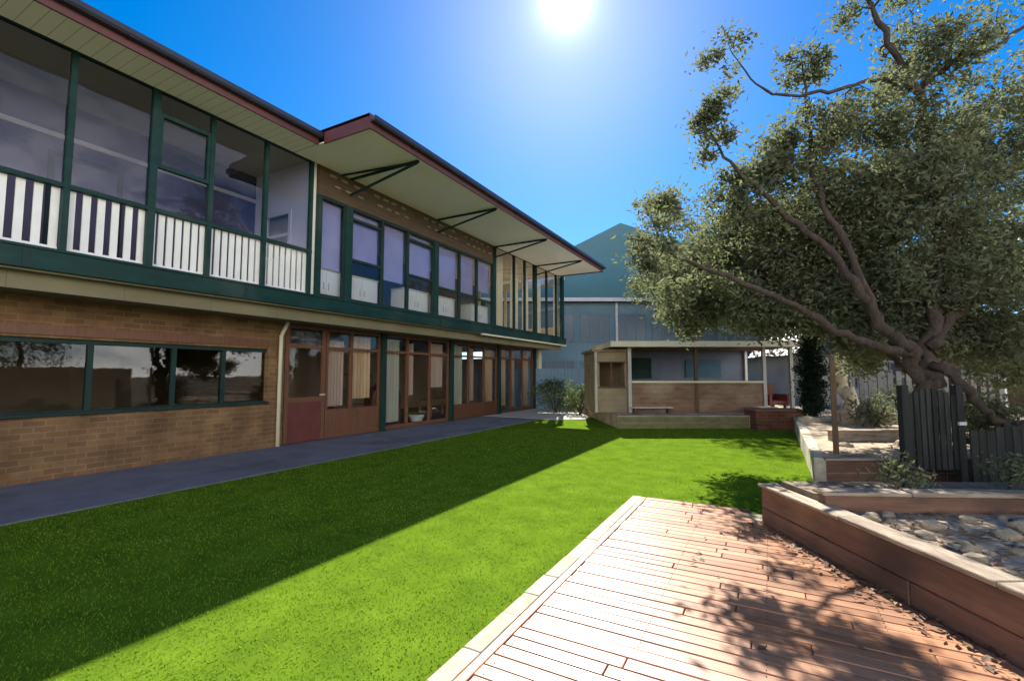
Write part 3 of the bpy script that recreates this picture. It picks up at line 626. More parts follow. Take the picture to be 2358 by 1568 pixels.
# ------------------------------------------------------------------ shelter at the end of the lawn
K = 14.5 / 1080
def sr(x): return (x - 1179) * K
root = thing('play_shelter', 'low flat roofed play shelter with pale fascia at the end of the lawn', 'shelter', tuple(W(sr(1610), 16, TZ - 0.02)), TH)
zb = TZ - 0.021; ff = 14.5; fb = 17.4
m = MB(); m.box(sr(1408), sr(1822), 14.15, 17.7, 2.36, 2.42); ro = m.build('roof', M['brownwall'], root, VF)
m = MB(); m.box(sr(1400), sr(1826), 14.09, 14.15, 2.33, 2.50); m.box(sr(1400), sr(1400) + 0.05, 14.151, 17.7, 2.33, 2.50); m.box(sr(1826) - 0.05, sr(1826), 14.151, 17.7, 2.33, 2.50); m.build('fascia', M['cream'], ro, VF)
m = MB(); m.box(sr(1402), sr(1824), 14.151, 17.7, 2.421, 2.46); m.build('roof_sheet', M['greyblade'], ro, VF)
for x, mt in ((1448, 'shadewhite3'), (1600, 'post'), (1756, 'shadewhite3'), (1818, 'shadewhite3')):
    m = MB(); m.box(sr(x) - 0.05, sr(x) + 0.05, 14.40, 14.5, zb, 2.359); m.build('post', M[mt], root, VF)
for x in (1448, 1818):
    m = MB(); m.box(sr(x) - 0.04, sr(x) + 0.04, 17.2, 17.3, zb, 2.359); m.build('post', M['white'], root, VF)
m = MB(); m.box(sr(1452), sr(1752), 14.43, 14.47, zb, 1.24); m.build('dwarf_wall', M['brownwall'], root, VF)
m = MB(); m.box(sr(1452), sr(1752), 14.38, 14.52, 1.241, 1.30, 0.005); m.build('rail', M['cream'], root, VF)
m = MB(); m.box(sr(1440), sr(1826), 17.31, 17.36, zb, 2.359); m.build('back_wall', M['bluegrey'], root, VF)
m = MB(); m.box(sr(1655), sr(1750), 17.24, 17.30, 1.4, 2.05); m.build('chalkboard', M['teal_paint'], root, VF)
m = MB(); m.box(sr(1470), sr(1560), 17.24, 17.30, 1.35, 2.1); m.build('pin_board', M['green'], root, VF)
# cream cubby at the left end with a dark opening
root = thing('play_cubby', 'small cream cubby house with a dark window left of the play shelter', 'cubby', tuple(W(sr(1400), 15.4, TZ - 0.02)), TH)
x0, x1 = sr(1368), sr(1442)
m = MB(); m.box(x0, x0 + 0.16, 14.5, 14.56, zb, 2.2); m.box(x0 + 0.16, x1, 14.5, 14.56, zb, 1.12); m.box(x0 + 0.16, x1, 14.5, 14.56, 1.86, 2.2); m.box(x1 - 0.06, x1, 14.501, 14.56, 1.12, 1.86)
m.box(x0, x0 + 0.06, 14.561, 16.5, zb, 2.2); m.box(x1 - 0.06, x1, 14.561, 16.5, zb, 2.2); m.box(x0 + 0.06, x1 - 0.06, 16.44, 16.5, zb, 2.2); m.build('wall', M['cubby'], root, VF)
m = MB(); m.box(x0 + 0.062, x1 - 0.062, 15.2, 15.25, zb, 2.2); m.build('shade_screen', M['post'], root, VF)  # added dark sheet so the opening looks shaded inside
m = MB(); m.box(x1 + 0.001, x1 + 0.09, 14.45, 14.56, zb, 2.2); m.build('pier', M['brownwall'], root, VF)
m = MB(); m.box(x0 - 0.08, x1 + 0.02, 14.42, 16.6, 2.201, 2.27); m.build('roof', M['brownwall'], root, VF)
m = MB(); m.box(x0 + 0.12, x1 - 0.03, 14.46, 14.499, 1.08, 1.119); m.box(x0 + 0.12, x1 - 0.03, 14.46, 14.499, 1.861, 1.9); m.box(x0 + 0.5, x0 + 0.54, 14.47, 14.499, 1.12, 1.86); m.build('window_frame', M['post'], root, VF)
m = MB(); m.box(x0 + 0.01, x0 + 0.08, 14.44, 14.499, zb, 2.2); m.build('corner_post', M['shadewhite3'], root, VF)
# furniture by the shelter
root = thing('bench', 'pale slatted bench standing in front of the brown shelter wall', 'bench', tuple(W(sr(1490), 14.15, TZ - 0.02)), TH); F = ROOTM[root.name]
m = MB()
for k in range(3): m.box(-0.62, 0.62, -0.15 + k * 0.1, -0.06 + k * 0.1, 0.16, 0.19)
m.build('seat', M['edging'], root, F)
for s in (-1, 1): MB().box(s * 0.5 - 0.03, s * 0.5 + 0.03, -0.14, 0.14, 0, 0.159).build('leg', M['post'], root, F)
root = thing('red_chair', 'dark red low armchair at the right end of the play shelter', 'chair', tuple(W(sr(1785), 14.75, TZ - 0.02)), TH + 0.3); F = ROOTM[root.name]
MB().box(-0.3, 0.3, -0.28, 0.28, 0.24, 0.36, 0.03).build('seat', M['red'], root, F)
MB().box(-0.3, 0.3, 0.2, 0.32, 0.37, 0.85, 0.03).build('backrest', M['red'], root, F)
for s in (-1, 1): MB().box(s * 0.34 - 0.05, s * 0.34 + 0.05, -0.28, 0.3, 0.2, 0.55, 0.02).build('arm', M['red'], root, F)
for sx in (-.25, .25):
    for sy in (-.22, .22): MB().box(sx - .03, sx + .03, sy - .03, sy + .03, 0, 0.24).build('leg', M['post'], root, F)
root = thing('toy_crate', 'pale wooden crate beside the red chair', 'crate', tuple(W(sr(1742), 14.1, TZ - 0.02)), TH); F = ROOTM[root.name]
m = MB()
for s in (-1, 1):
    for z in (0.02, 0.12): m.box(-0.28, 0.28, s * 0.17 - 0.012, s * 0.17 + 0.012, z, z + 0.08); m.box(s * 0.28 - 0.012, s * 0.28 + 0.012, -0.155, 0.155, z, z + 0.08)
m.box(-0.265, 0.265, -0.155, 0.155, 0.02, 0.04); m.build('slats', M['edging'], root, F)

# ------------------------------------------------------------------ buildings behind
root = thing('teal_hall', 'two storey blue grey hall with a steep teal roof behind the garden', 'building', tuple(W(8.4, 36, 0)), TH)
L0, R0, F0, F1, EZ = -2.0, 19.0, 26.0, 46.0, 5.5
m = MB(); m.box(L0 + 0.5, R0 - 0.5, F0, F1, 0, EZ); m.build('wall', M['bluewall'], root, VF)
m = MB(); e = 0.4; a = [(L0 - e, F0 - e, EZ + 0.12), (R0 + e, F0 - e, EZ + 0.12), (R0 + e, F1 + e, EZ + 0.12), (L0 - e, F1 + e, EZ + 0.12), (8.4, 35.6, 13.2), (8.6, 36.4, 13.2)]
m.add(a, [(0, 1, 4), (1, 2, 5, 4), (2, 3, 5), (3, 0, 4, 5), (0, 3, 2, 1)]); rf = m.build('roof', M['teal'], root, VF)
m = MB(); m.box(L0 - e - 0.08, R0 + e + 0.08, F0 - e - 0.1, F0 - e - 0.005, EZ + 0.0, EZ + 0.2); m.build('gutter', M['greyblade'], rf, VF)
for z0, z1 in ((3.3, 4.9), (0.6, 2.3)):
    for k in range(7):
        x = 1.8 + k * 2.0
        f = MB(); f.box(x, x + 1.7, F0 - 0.06, F0 - 0.004, z0, z0 + 0.07); f.box(x, x + 1.7, F0 - 0.06, F0 - 0.004, z1 - 0.07, z1)
        for q in (0, 0.55, 1.1, 1.63): f.box(x + q, x + q + 0.07, F0 - 0.058, F0 - 0.004, z0 + 0.07, z1 - 0.07)
        o = f.build('window', M['bluewall'], root, VF)
        MB().box(x + 0.05, x + 1.65, F0 - 0.03, F0 - 0.005, z0 + 0.05, z1 - 0.05).build('pane', M['hallpane'], o, VF)
m = MB(); m.box(5.75, 5.87, F0 - 0.14, F0 - 0.01, 0, EZ); m.build('downpipe', M['greyblade'], root, VF)

root = thing('white_house', 'white rendered house with a dark blue roof seen between the tree trunks', 'house', tuple(W(17, 20, TZ - 0.02)), TH)
m = MB(); m.box(11.2, 25, 18.0, 24, 0.3, 2.3); m.build('wall', M['shadewhite2'], root, VF)
m = MB(); m.add([(10.7, 17.5, 2.25), (25.5, 17.5, 2.25), (25.5, 24.5, 2.25), (10.7, 24.5, 2.25), (13.5, 21, 4.1), (22.7, 21, 4.1)], [(0, 1, 5, 4), (1, 2, 5), (2, 3, 4, 5), (3, 0, 4), (0, 3, 2, 1)]); m.build('roof', M['slate'], root, VF)
for x in (12.2, 14.4, 20.5, 23.0):
    f = MB(); f.box(x, x + 1.0, 17.93, 17.995, 0.95, 1.02); f.box(x, x + 1.0, 17.93, 17.995, 1.9, 1.97); f.box(x, x + 0.06, 17.93, 17.995, 1.02, 1.9); f.box(x + 0.94, x + 1, 17.93, 17.995, 1.02, 1.9); f.box(x + 0.47, x + 0.53, 17.935, 17.995, 1.02, 1.9)
    o = f.build('window', M['bluegrey'], root, VF); MB().box(x + .06, x + .94, 17.96, 17.994, 1.02, 1.9).build('pane', M['slate'], o, VF)
root = thing('brown_shed', 'brown boarded shed with red roof at the right edge behind the fence', 'shed', tuple(W(15.6, 14.5, TZ - 0.02)), TH)
m = MB(); m.box(15.3, 18.5, 14, 16.5, 0.3, 2.35); m.build('wall', M['brownwall'], root, VF)
m = MB(); m.add([(15.0, 13.7, 2.35), (18.8, 13.7, 2.35), (18.8, 16.8, 2.35), (15.0, 16.8, 2.35), (15.0, 15.25, 3.1), (18.8, 15.25, 3.1)], [(0, 1, 5, 4), (2, 3, 4, 5), (1, 2, 5), (3, 0, 4), (0, 3, 2, 1)]); m.build('roof', M['fascia'], root, VF)

# white picket fence on the terrace, dark gate and paling fence
root = thing('picket_fence', 'white picket fence greyed to look shaded behind the pale trunk', 'fence', tuple(W(11.5, 14.2, TZ - 0.02)), TH)
m = MB()
for k in range(17):
    x = 10.2 + k * 0.28 + random.uniform(-.02, .02); m.box(x, x + 0.16, 14.2, 14.23, TZ, 1.62 + 0.05 * math.sin(k * 2.1) + random.uniform(-.03, .03))
m.build('pickets', M['shadewhite'], root, VF)
m = MB(); m.box(10.1, 15.0, 14.231, 14.28, 0.6, 0.68); m.box(10.1, 15.0, 14.231, 14.28, 1.4, 1.48); m.build('rail', M['shadewhite'], root, VF)
for x in (10.1, 12.5, 14.9): MB().box(x, x + .1, 14.281, 14.38, TZ - .05, 1.6).build('post', M['white'], root, VF)
KG = 6.05 / 1080
def gr(x): return (x - 1179) * KG
root = thing('paling_gate', 'charcoal paling gate with curved top at the right end of the terrace', 'gate', tuple(W(gr(2135), 6.05, 0)), TH)
m = MB(); n = 8
for k in range(n):
    a = gr(2080) + (gr(2192) - gr(2080)) * k / n; t_ = (k + .5) / n * 2 - 1
    m.box(a + 0.010, a + (gr(2192) - gr(2080)) / n - 0.010, 6.03, 6.05, 0.30, 1.2 + 0.12 * (1 - t_ * t_))
m.build('palings', M['charcoal'], root, VF)
m = MB(); m.box(gr(2080), gr(2192), 6.051, 6.09, 0.45, 0.53); m.box(gr(2080), gr(2192), 6.051, 6.09, 1.0, 1.08); m.bar((gr(2084), 6.075, 0.54), (gr(2188), 6.075, 0.99), 0.03, 0.07); m.build('brace', M['charcoal'], root, VF)
for x in (2074, 2198): MB().box(gr(x) - 0.045, gr(x) + 0.045, 6.01, 6.10, 0, 1.36, 0.006).build('gate_post', M['charcoal'], root, VF)
MB().box(gr(2188), gr(2204), 5.98, 6.009, 0.86, 0.9).build('latch', M['greyblade'], root, VF)
root = thing('paling_fence', 'black stained paling fence in deep shade at the right edge', 'fence', tuple(W(6.6, 5.75, 0)), TH)
m = MB(); x = gr(2205)
while x < 8.5:
    w_ = random.uniform(0.09, 0.11); m.box(x + .004, x + w_, 5.95, 5.972, 0.0, 0.82 + random.uniform(-.03, .03)); x += w_ + 0.006
m.build('palings', M['charcoal'], root, VF)
m = MB(); m.box(gr(2205), 8.5, 5.973, 6.01, 0.2, 0.28); m.box(gr(2205), 8.5, 5.973, 6.01, 0.62, 0.70); m.build('rail', M['charcoal'], root, VF)
for x in (6.9, 8.3): MB().box(x, x + .09, 6.011, 6.1, 0, 0.9).build('post', M['charcoal'], root, VF)
root = thing('timber_stake', 'slim brown timber stake standing on the terrace before the pale trunk', 'stake', tuple(LP(1915, 1030, 7.0).xy) + (TZ - 0.03,))
p = root.location
m = MB(); m.box(p.x - .035, p.x + .035, p.y - .035, p.y + .035, TZ - .1, 1.72, 0.005); m.build('shaft', M['post'], root)
m = MB(); m.add([(p.x - .035, p.y - .035, 1.721), (p.x + .035, p.y - .035, 1.721), (p.x + .035, p.y + .035, 1.721), (p.x - .035, p.y + .035, 1.721), (p.x, p.y, 1.78)], [(0, 1, 4), (1, 2, 4), (2, 3, 4), (3, 0, 4), (0, 3, 2, 1)]); m.build('tip', M['post'], root)
# edging stones of the sandy terrace steps
sleeper_wall('sleeper_wall', 'low sandy timber step across the terrace behind the stake', LP(1905, 1020, 8.3).xy, LP(2085, 1020, 8.3).xy, 0.16, TZ - 0.02, courses=1, smat='sleeper_cap')
sleeper_wall('sleeper_wall', 'furthest sandy timber step below the white pickets', LP(1930, 960, 11.2).xy, LP(2090, 960, 11.2).xy, 0.2, TZ - 0.02, courses=1, smat='sleeper_cap')

# ------------------------------------------------------------------ trees
def smooth(pts, rads, n=5):
    P_ = [pts[0]] + list(pts) + [pts[-1]]; out, ro = [], []
    for i in range(1, len(P_) - 2):
        a, b, c, d = P_[i - 1:i + 3]
        for k in range(n):
            t = k / n
            out.append(0.5 * ((2 * b) + (c - a) * t + (2 * a - 5 * b + 4 * c - d) * t * t + (3 * b - a - 3 * c + d) * t ** 3)); ro.append(rads[i - 1] * (1 - t) + rads[i] * t)
    out.append(pts[-1]); ro.append(rads[-1]); return out, ro
def leaves(mb, c, rad, n, size, rnd, flat=0.75, asp=0.42):
    v, f = mb.v, mb.f
    for _ in range(n):
        d = Vector((rnd.gauss(0, 1), rnd.gauss(0, 1), rnd.gauss(0, flat))); d *= rad * 0.55
        p = c + d; s = size * rnd.uniform(0.6, 1.25)
        u = Vector((rnd.gauss(0, 1), rnd.gauss(0, 1), rnd.gauss(-0.2, 0.8))).normalized(); w = u.cross(Vector((rnd.gauss(0, 1), rnd.gauss(0, 1), rnd.gauss(0, 1)))).normalized()
        nn = u.cross(w); k = len(v)
        v += [p - u * s * .5, p + w * s * asp * .5 + nn * s * .06, p + u * s * .5 - nn * s * .08, p - w * s * asp * .5 + nn * s * .06]
        f.append([k, k + 1, k + 2, k + 3]); mb.smooth.append(False)
def tree(name, label, base, limbs, blobs, nleaf, lsize, lm, bm_, seed, twig=0.012, cat='tree', group=None, maxtwig=2.2):
    rnd = random.Random(seed); t = thing(name, label, cat, base, 0, group)
    wood = MB(); pool = []
    for pts, rads in limbs:
        sp, srd = smooth([Vector(p) for p in pts], rads, 6)
        sp = [p + Vector((rnd.gauss(0, 1), rnd.gauss(0, 1), rnd.gauss(0, 1))) * min(0.05, r * 0.6) * (0 if i == 0 else 1) for i, (p, r) in enumerate(zip(sp, srd))]
        srd = [r * rnd.uniform(0.88, 1.16) for r in srd]; wood.tube(sp, srd, 11); pool += [(p, r) for p, r in zip(sp, srd)][2:]
    leaf = MB()
    for (c, rx, rf_, rz, n, cr) in blobs:                  # c centre, radii right/away/up, clumps, clump radius
        c = Vector(c)
        for _ in range(n):
            while True:
                q = Vector((rnd.uniform(-1, 1), rnd.uniform(-1, 1), rnd.uniform(-1, 1)))
                if q.length < 1: break
            p = c + RGT * q.x * rx + FWD * q.y * rf_ + Vector((0, 0, q.z * rz))
            near = min(pool, key=lambda a: (a[0] - p).length_squared)
            if (near[0] - p).length > maxtwig:
                near = (p + (near[0] - p).normalized() * maxtwig * 0.5, 0.006)
            mid = near[0].lerp(p, 0.5) + Vector((rnd.gauss(0, .06), rnd.gauss(0, .06), rnd.uniform(0.0, .12)))
            r0 = min(twig * 1.6, max(near[1] * 0.7, 0.005))
            wood.tube([near[0], mid, p], [r0, r0 * 0.65, 0.003], 5); pool.append((p, 0.006)); pool.append((mid, 0.009))
            leaves(leaf, p, cr * rnd.uniform(0.7, 1.25), int(nleaf * rnd.uniform(0.6, 1.35)), lsize, rnd)
    wood.build('trunk', bm_, t, fix=False); leaf.build('crown', lm, t, fix=False)
    return t
def EL(x, y, rx, ry, f, df, n, cr=0.3):
    return (LP(x, y, f), rx / 1080 * f, df, ry / 1080 * f, n, cr)
F7 = 7.2
limbs = [
    ([LP(2130, 1035, F7), LP(2118, 960, F7), LP(2128, 880, F7)], [0.17, 0.14, 0.12]),
    ([LP(2128, 880, F7), LP(2085, 800, 7.1), LP(2030, 730, 7.0), LP(1950, 610, 7.2), LP(1830, 490, 7.4), LP(1710, 380, 7.4), LP(1655, 290, 7.3)], [0.1, 0.085, 0.075, 0.06, 0.045, 0.028, 0.012]),
    ([LP(2128, 880, F7), LP(2150, 740, 7.4), LP(2185, 560, 7.5), LP(2165, 330, 7.5), LP(2160, 190, 7.5), LP(2080, 40, 7.4), LP(2020, -140, 7.4)], [0.11, 0.09, 0.08, 0.07, 0.06, 0.045, 0.02]),
    ([LP(2128, 880, F7), LP(2180, 850, 7.0), LP(2245, 930, 6.8), LP(2330, 980, 6.7), LP(2450, 930, 6.6)], [0.09, 0.075, 0.06, 0.045, 0.03]),
    ([LP(2140, 800, 7.3), LP(2230, 690, 7.6), LP(2340, 560, 7.8), LP(2480, 380, 8.0), LP(2560, 120, 8.2)], [0.09, 0.07, 0.06, 0.05, 0.02]),
    ([LP(2165, 190, 7.5), LP(2070, 160, 7.3), LP(1960, 180, 7.2), LP(1830, 195, 7.1), LP(1765, 165, 7.0), LP(1705, 80, 7.0)], [0.04, 0.033, 0.028, 0.022, 0.014, 0.006]),
    ([LP(2165, 170, 7.5), LP(2250, 110, 7.5), LP(2370, 60, 7.4), LP(2500, -60, 7.4)], [0.05, 0.042, 0.035, 0.02]),
    ([LP(2100, 815, 7.1), LP(1990, 790, 7.0), LP(1860, 720, 7.0), LP(1720, 650, 6.9), LP(1590, 600, 7.0), LP(1490, 540, 6.7)], [0.075, 0.06, 0.048, 0.036, 0.024, 0.01]),
    ([LP(2030, 730, 7.0), LP(1960, 560, 7.2), LP(1900, 420, 7.4), LP(1885, 260, 7.5), LP(1880, 120, 7.5)], [0.06, 0.05, 0.04, 0.03, 0.01]),
    ([LP(2110, 860, 7.2), LP(2060, 830, 7.5), LP(2010, 760, 7.8), LP(1930, 700, 8.0)], [0.06, 0.05, 0.04, 0.02]),
]
blobs = [
    EL(1595, 630, 115, 90, 7.8, 0.4, 12, 0.27), EL(1600, 640, 110, 85, 9.4, 0.4, 48, 0.33), EL(1512, 555, 42, 90, 6.6, 0.3, 10, 0.22), EL(1705, 590, 120, 120, 8.2, 0.5, 20, 0.32), EL(1710, 600, 115, 115, 9.7, 0.6, 100, 0.4), EL(1535, 470, 40, 40, 7.6, 0.3, 6, 0.2),
    EL(1860, 620, 170, 130, 8.4, 0.6, 55, 0.34), EL(1860, 620, 165, 125, 9.8, 0.8, 150, 0.44), EL(1990, 700, 130, 90, 8.2, 0.8, 100, 0.35), EL(1755, 430, 95, 95, 7.8, 0.6, 44, 0.28), EL(1652, 295, 40, 70, 7.3, 0.3, 12, 0.22), EL(1690, 215, 32, 50, 7.2, 0.3, 4, 0.2),
    EL(1890, 115, 55, 45, 7.5, 0.4, 12, 0.25), EL(1880, 330, 110, 110, 7.6, 0.7, 60), EL(1960, 480, 140, 110, 7.9, 0.8, 100, 0.34), EL(1800, 520, 110, 70, 9.2, 0.5, 60, 0.36), EL(1690, 690, 120, 50, 9.6, 0.5, 50, 0.36), EL(2120, 430, 150, 190, 7.6, 1.0, 150, 0.36), EL(2060, 250, 100, 90, 7.5, 0.7, 34, 0.28),
    EL(2190, 90, 110, 95, 7.5, 0.8, 42, 0.3), EL(2290, 330, 110, 200, 7.9, 1.0, 84, 0.35), EL(2250, 620, 140, 130, 7.8, 1.0, 100, 0.36), EL(2110, 650, 140, 110, 7.8, 0.9, 84, 0.34),
    EL(2060, 780, 110, 50, 8.0, 0.7, 44, 0.29), EL(2290, 780, 90, 60, 8.0, 0.7, 50, 0.3), EL(2320, 860, 70, 40, 8.6, 0.5, 16, 0.28), EL(2090, -60, 110, 80, 7.4, 0.8, 14), EL(2480, 330, 120, 320, 8.0, 1.2, 50, 0.36), EL(2420, -80, 180, 120, 7.6, 1.2, 16, 0.34), EL(1740, 80, 50, 60, 7.0, 0.3, 2, 0.2),
    EL(1780, 730, 100, 45, 8.5, 0.5, 44, 0.3), EL(1610, 715, 90, 50, 9.6, 0.4, 40, 0.34), EL(1690, 120, 60, 90, 7.6, 0.4, 6, 0.22), EL(1990, 780, 70, 40, 8.4, 0.5, 20, 0.3), EL(2180, 775, 80, 45, 8.2, 0.5, 36, 0.3), EL(1990, 830, 60, 40, 9.2, 0.5, 14, 0.28), EL(2480, 750, 100, 200, 7.6, 1.0, 26, 0.34),
]
tree('spreading_tree', 'large olive green spreading tree overhanging the lawn from the right', tuple(W((2130 - 1179) / 1080 * F7, F7, TZ - 0.03)), limbs, [(c_, a_, b_, d_, n_, r_ * 0.86) for c_, a_, b_, d_, n_, r_ in blobs], 80, 0.108, M['leaf'], M['bark'], 11)
# tree behind the shelter
F2 = 20.5
tb = LP(1603, 900, F2); tb.z = TZ - 0.03
limbs = [([tb, LP(1603, 760, F2), LP(1606, 650, F2), LP(1600, 520, F2)], [0.16, 0.13, 0.11, 0.05]), ([LP(1606, 680, F2), LP(1660, 580, F2), LP(1700, 480, F2)], [0.08, 0.06, 0.02]), ([LP(1605, 690, F2), LP(1540, 610, F2), LP(1500, 560, F2)], [0.08, 0.06, 0.02])]
blobs = [EL(1600, 570, 120, 110, F2, 2.0, 60, 0.62), EL(1520, 650, 70, 70, F2, 1.6, 26, 0.55), EL(1690, 620, 80, 90, F2, 1.6, 30, 0.6), EL(1560, 480, 70, 50, F2, 1.4, 16, 0.5)]
tree('leafy_tree', 'mid green tree with slim straight trunk rising behind the play shelter', tuple(tb), limbs, blobs, 60, 0.19, M['leaf_far'], M['bark'], 21, twig=0.02)
# pale curved gum trunk
F3 = 11.6
pts = [LP(1952, 968, F3), LP(1945, 915, F3), LP(1932, 870, F3), LP(1926, 835, F3), LP(1945, 770, F3), LP(1985, 660, F3), LP(2000, 560, F3)]; pts[0].z = TZ - 0.05
limbs = [(pts, [0.17, 0.15, 0.14, 0.13, 0.11, 0.08, 0.03]), ([pts[4], LP(1900, 700, 11.8), LP(1850, 620, 12)], [0.07, 0.05, 0.02])]
tree('pale_trunk_tree', 'tree with pale cream curved trunk on the sandy terrace', tuple(pts[0]), limbs, [EL(2010, 680, 110, 60, F3, 1.0, 36, 0.42), EL(1990, 580, 150, 80, F3, 1.4, 40, 0.45)], 55, 0.13, M['leaf'], M['bark_pale'], 31)
# background trees and shrubs on the right
for i, (x, f, top, wd, lb) in enumerate([(1760, 24, 600, 110, 'distant bushy tree right of the shelter behind the big crown'), (1880, 19, 560, 120, 'dense background tree behind the dark conifer'), (2230, 26, 470, 200, 'broad background tree above the white house roof'), (2420, 15, 420, 170, 'background tree at the right edge beyond the brown shed'), (2060, 27, 520, 150, 'tall background tree between the pale trunk and white house')]):
    b0 = LP(x, 900, f); b0.z = TZ - .05
    limbs = [([b0, LP(x + 6, 780, f), LP(x - 4, (top + 800) / 2, f), LP(x, top + 30, f)], [0.2, 0.15, 0.1, 0.04])]
    cy = (top + 790) / 2 - 40
    tree('background_tree', lb, tuple(b0), limbs, [EL(x, cy, wd, (790 - top) / 2, f, 2.2, 55, 0.7), EL(x - wd * .5, cy + 40, wd * .5, 60, f, 1.6, 16, 0.6), EL(x + wd * .5, cy + 20, wd * .5, 70, f, 1.6, 16, 0.6)], 48, 0.24, M['leaf_far'], M['bark'], 50 + i, twig=0.02, group='background trees beyond the terrace')
def shrub(name, label, x, ybase, f, rx, h, n, cr, nl, ls, lm, seed, zb_=TZ - 0.03, cat='shrub', group=None):
    b0 = LP(x, ybase, f); b0.z = zb_
    rnd = random.Random(seed); limbs = []
    for k in range(4):
        a = k * 1.6 + rnd.random(); limbs.append(([b0, b0 + Vector((math.cos(a) * rx * .3, math.sin(a) * rx * .3, h * .45)), b0 + Vector((math.cos(a) * rx * .6, math.sin(a) * rx * .6, h * .8))], [0.03, 0.02, 0.006]))
    return tree(name, label, tuple(b0), limbs, [(b0 + Vector((0, 0, h * .52)), rx, rx, h * .48, n, cr)], nl, ls, lm, M['bark'], seed, cat=cat, group=group)
root = thing('boundary_fence', 'long brown paling boundary fence right of the garden outside the view', 'fence', (8.6, 3, 0))
m = MB(); y = -5.0
while y < 11: m.box(8.6, 8.62, y, y + 0.142, 0, 1.8 + random.uniform(-.02, .02)); y += 0.15
m.build('palings', M['brownwall'], root)
m = MB(); m.box(8.621, 8.67, -5, 11, 0.4, 0.48); m.box(8.621, 8.67, -5, 11, 1.4, 1.48); m.build('rail', M['post'], root)
for i, (x, y, h, lb) in enumerate([(10.5, -1.5, 5.0, 'tall garden tree beyond the boundary fence nearest the camera'), (10.8, 3.2, 5.6, 'tall garden tree in the middle beyond the boundary fence'), (10.6, 7.6, 5.2, 'tall garden tree at the far end beyond the boundary fence')]):
    b0 = Vector((x, y, 0)); limbs = [([b0, b0 + Vector((0, .1, h * .4)), b0 + Vector((.1, 0, h * .8))], [0.16, 0.11, 0.03])]
    tree('fence_tree', lb, tuple(b0), limbs, [(b0 + Vector((0, 0, h * .6)), 2.0, 2.0, h * .4, 110, 0.5)], 60, 0.15, M['leaf_far'], M['bark'], 150 + i, group='trees beyond the boundary fence')
# dark egg-shaped conifer
b0 = LP(1868, 955, 12.3); b0.z = TZ - 0.03
H_ = 2.45
cbl = []
for z_, r_ in ((0.25, 0.16), (0.55, 0.3), (0.9, 0.38), (1.25, 0.40), (1.6, 0.34), (1.95, 0.26), (2.25, 0.14)):
    cbl.append((b0 + Vector((0, 0, z_)), r_ * 0.8, r_ * 0.8, 0.22, int(10 + 40 * r_), 0.17))
tree('conifer_shrub', 'narrow dark green conifer beside the right end of the shelter', tuple(b0), [([b0, b0 + Vector((0, 0, 1.2)), b0 + Vector((0, 0, H_))], [0.05, 0.035, 0.008])], cbl, 90, 0.085, M['leaf_dark'], M['bark'], 77, cat='conifer')
shrub('hedge_shrub', 'dusty green shrub left of the cubby house', 1335, 935, 17.5, 0.75, 1.1, 26, 0.32, 70, 0.11, M['leaf_hedge'], 81, zb_=0.0)
shrub('hedge_shrub', 'dusty green shrub beside the far end of the school building', 1278, 935, 18.5, 0.8, 1.25, 28, 0.33, 70, 0.11, M['leaf_hedge'], 82, zb_=0.0)
root = thing('grey_fence', 'pale grey boundary fence between the school building and the cubby', 'fence', tuple(W(2.0, 20.5, 0)), TH)
m = MB(); x = -1.5
while x < 5.2: m.box(x, x + 0.14, 20.5, 20.53, 0, 1.75); x += 0.152
m.build('palings', M['bluewall'], root, VF)
m = MB(); m.box(-1.5, 5.2, 20.531, 20.58, 0.4, 0.48); m.box(-1.5, 5.2, 20.531, 20.58, 1.4, 1.48); m.build('rail', M['bluewall'], root, VF)
for i, (x, y, f, rx, h, lb) in enumerate([(2240, 985, 7.6, 0.5, 0.85, 'dark leafy shrub just behind the gate'), (2330, 990, 7.3, 0.55, 0.8, 'dark leafy shrub behind the black fence at the right edge'), (2010, 960, 10.6, 0.4, 0.6, 'low shrub beside the pale trunk on the terrace'), (2070, 950, 12.4, 0.55, 0.9, 'leafy shrub in front of the white pickets')]):
    shrub('garden_shrub', lb, x, y, f, rx, h, 22, 0.22, 60, 0.085, M['leaf'], 90 + i, group='shrubs on the terrace')
for i, (r_, f_, h, lb) in enumerate([(4.4, 4.25, 0.3, 'low plant in the dark upper bed near the lawn'), (3.5, 4.3, 0.24, 'small plant just behind the dark upper sleeper wall')]):
    b0 = W(r_, f_, 0.46); 
    limbs = [([b0, b0 + Vector((.05, .05, h * .5)), b0 + Vector((.1, .02, h))], [0.012, 0.009, 0.004])]
    tree('bed_plant', lb, tuple(b0), limbs, [(b0 + Vector((0, 0, h * .6)), 0.25, 0.2, h * .4, 9, 0.12)], 40, 0.06, M['leaf'], M['bark'], 120 + i, cat='plant', group='plants in the upper bed')

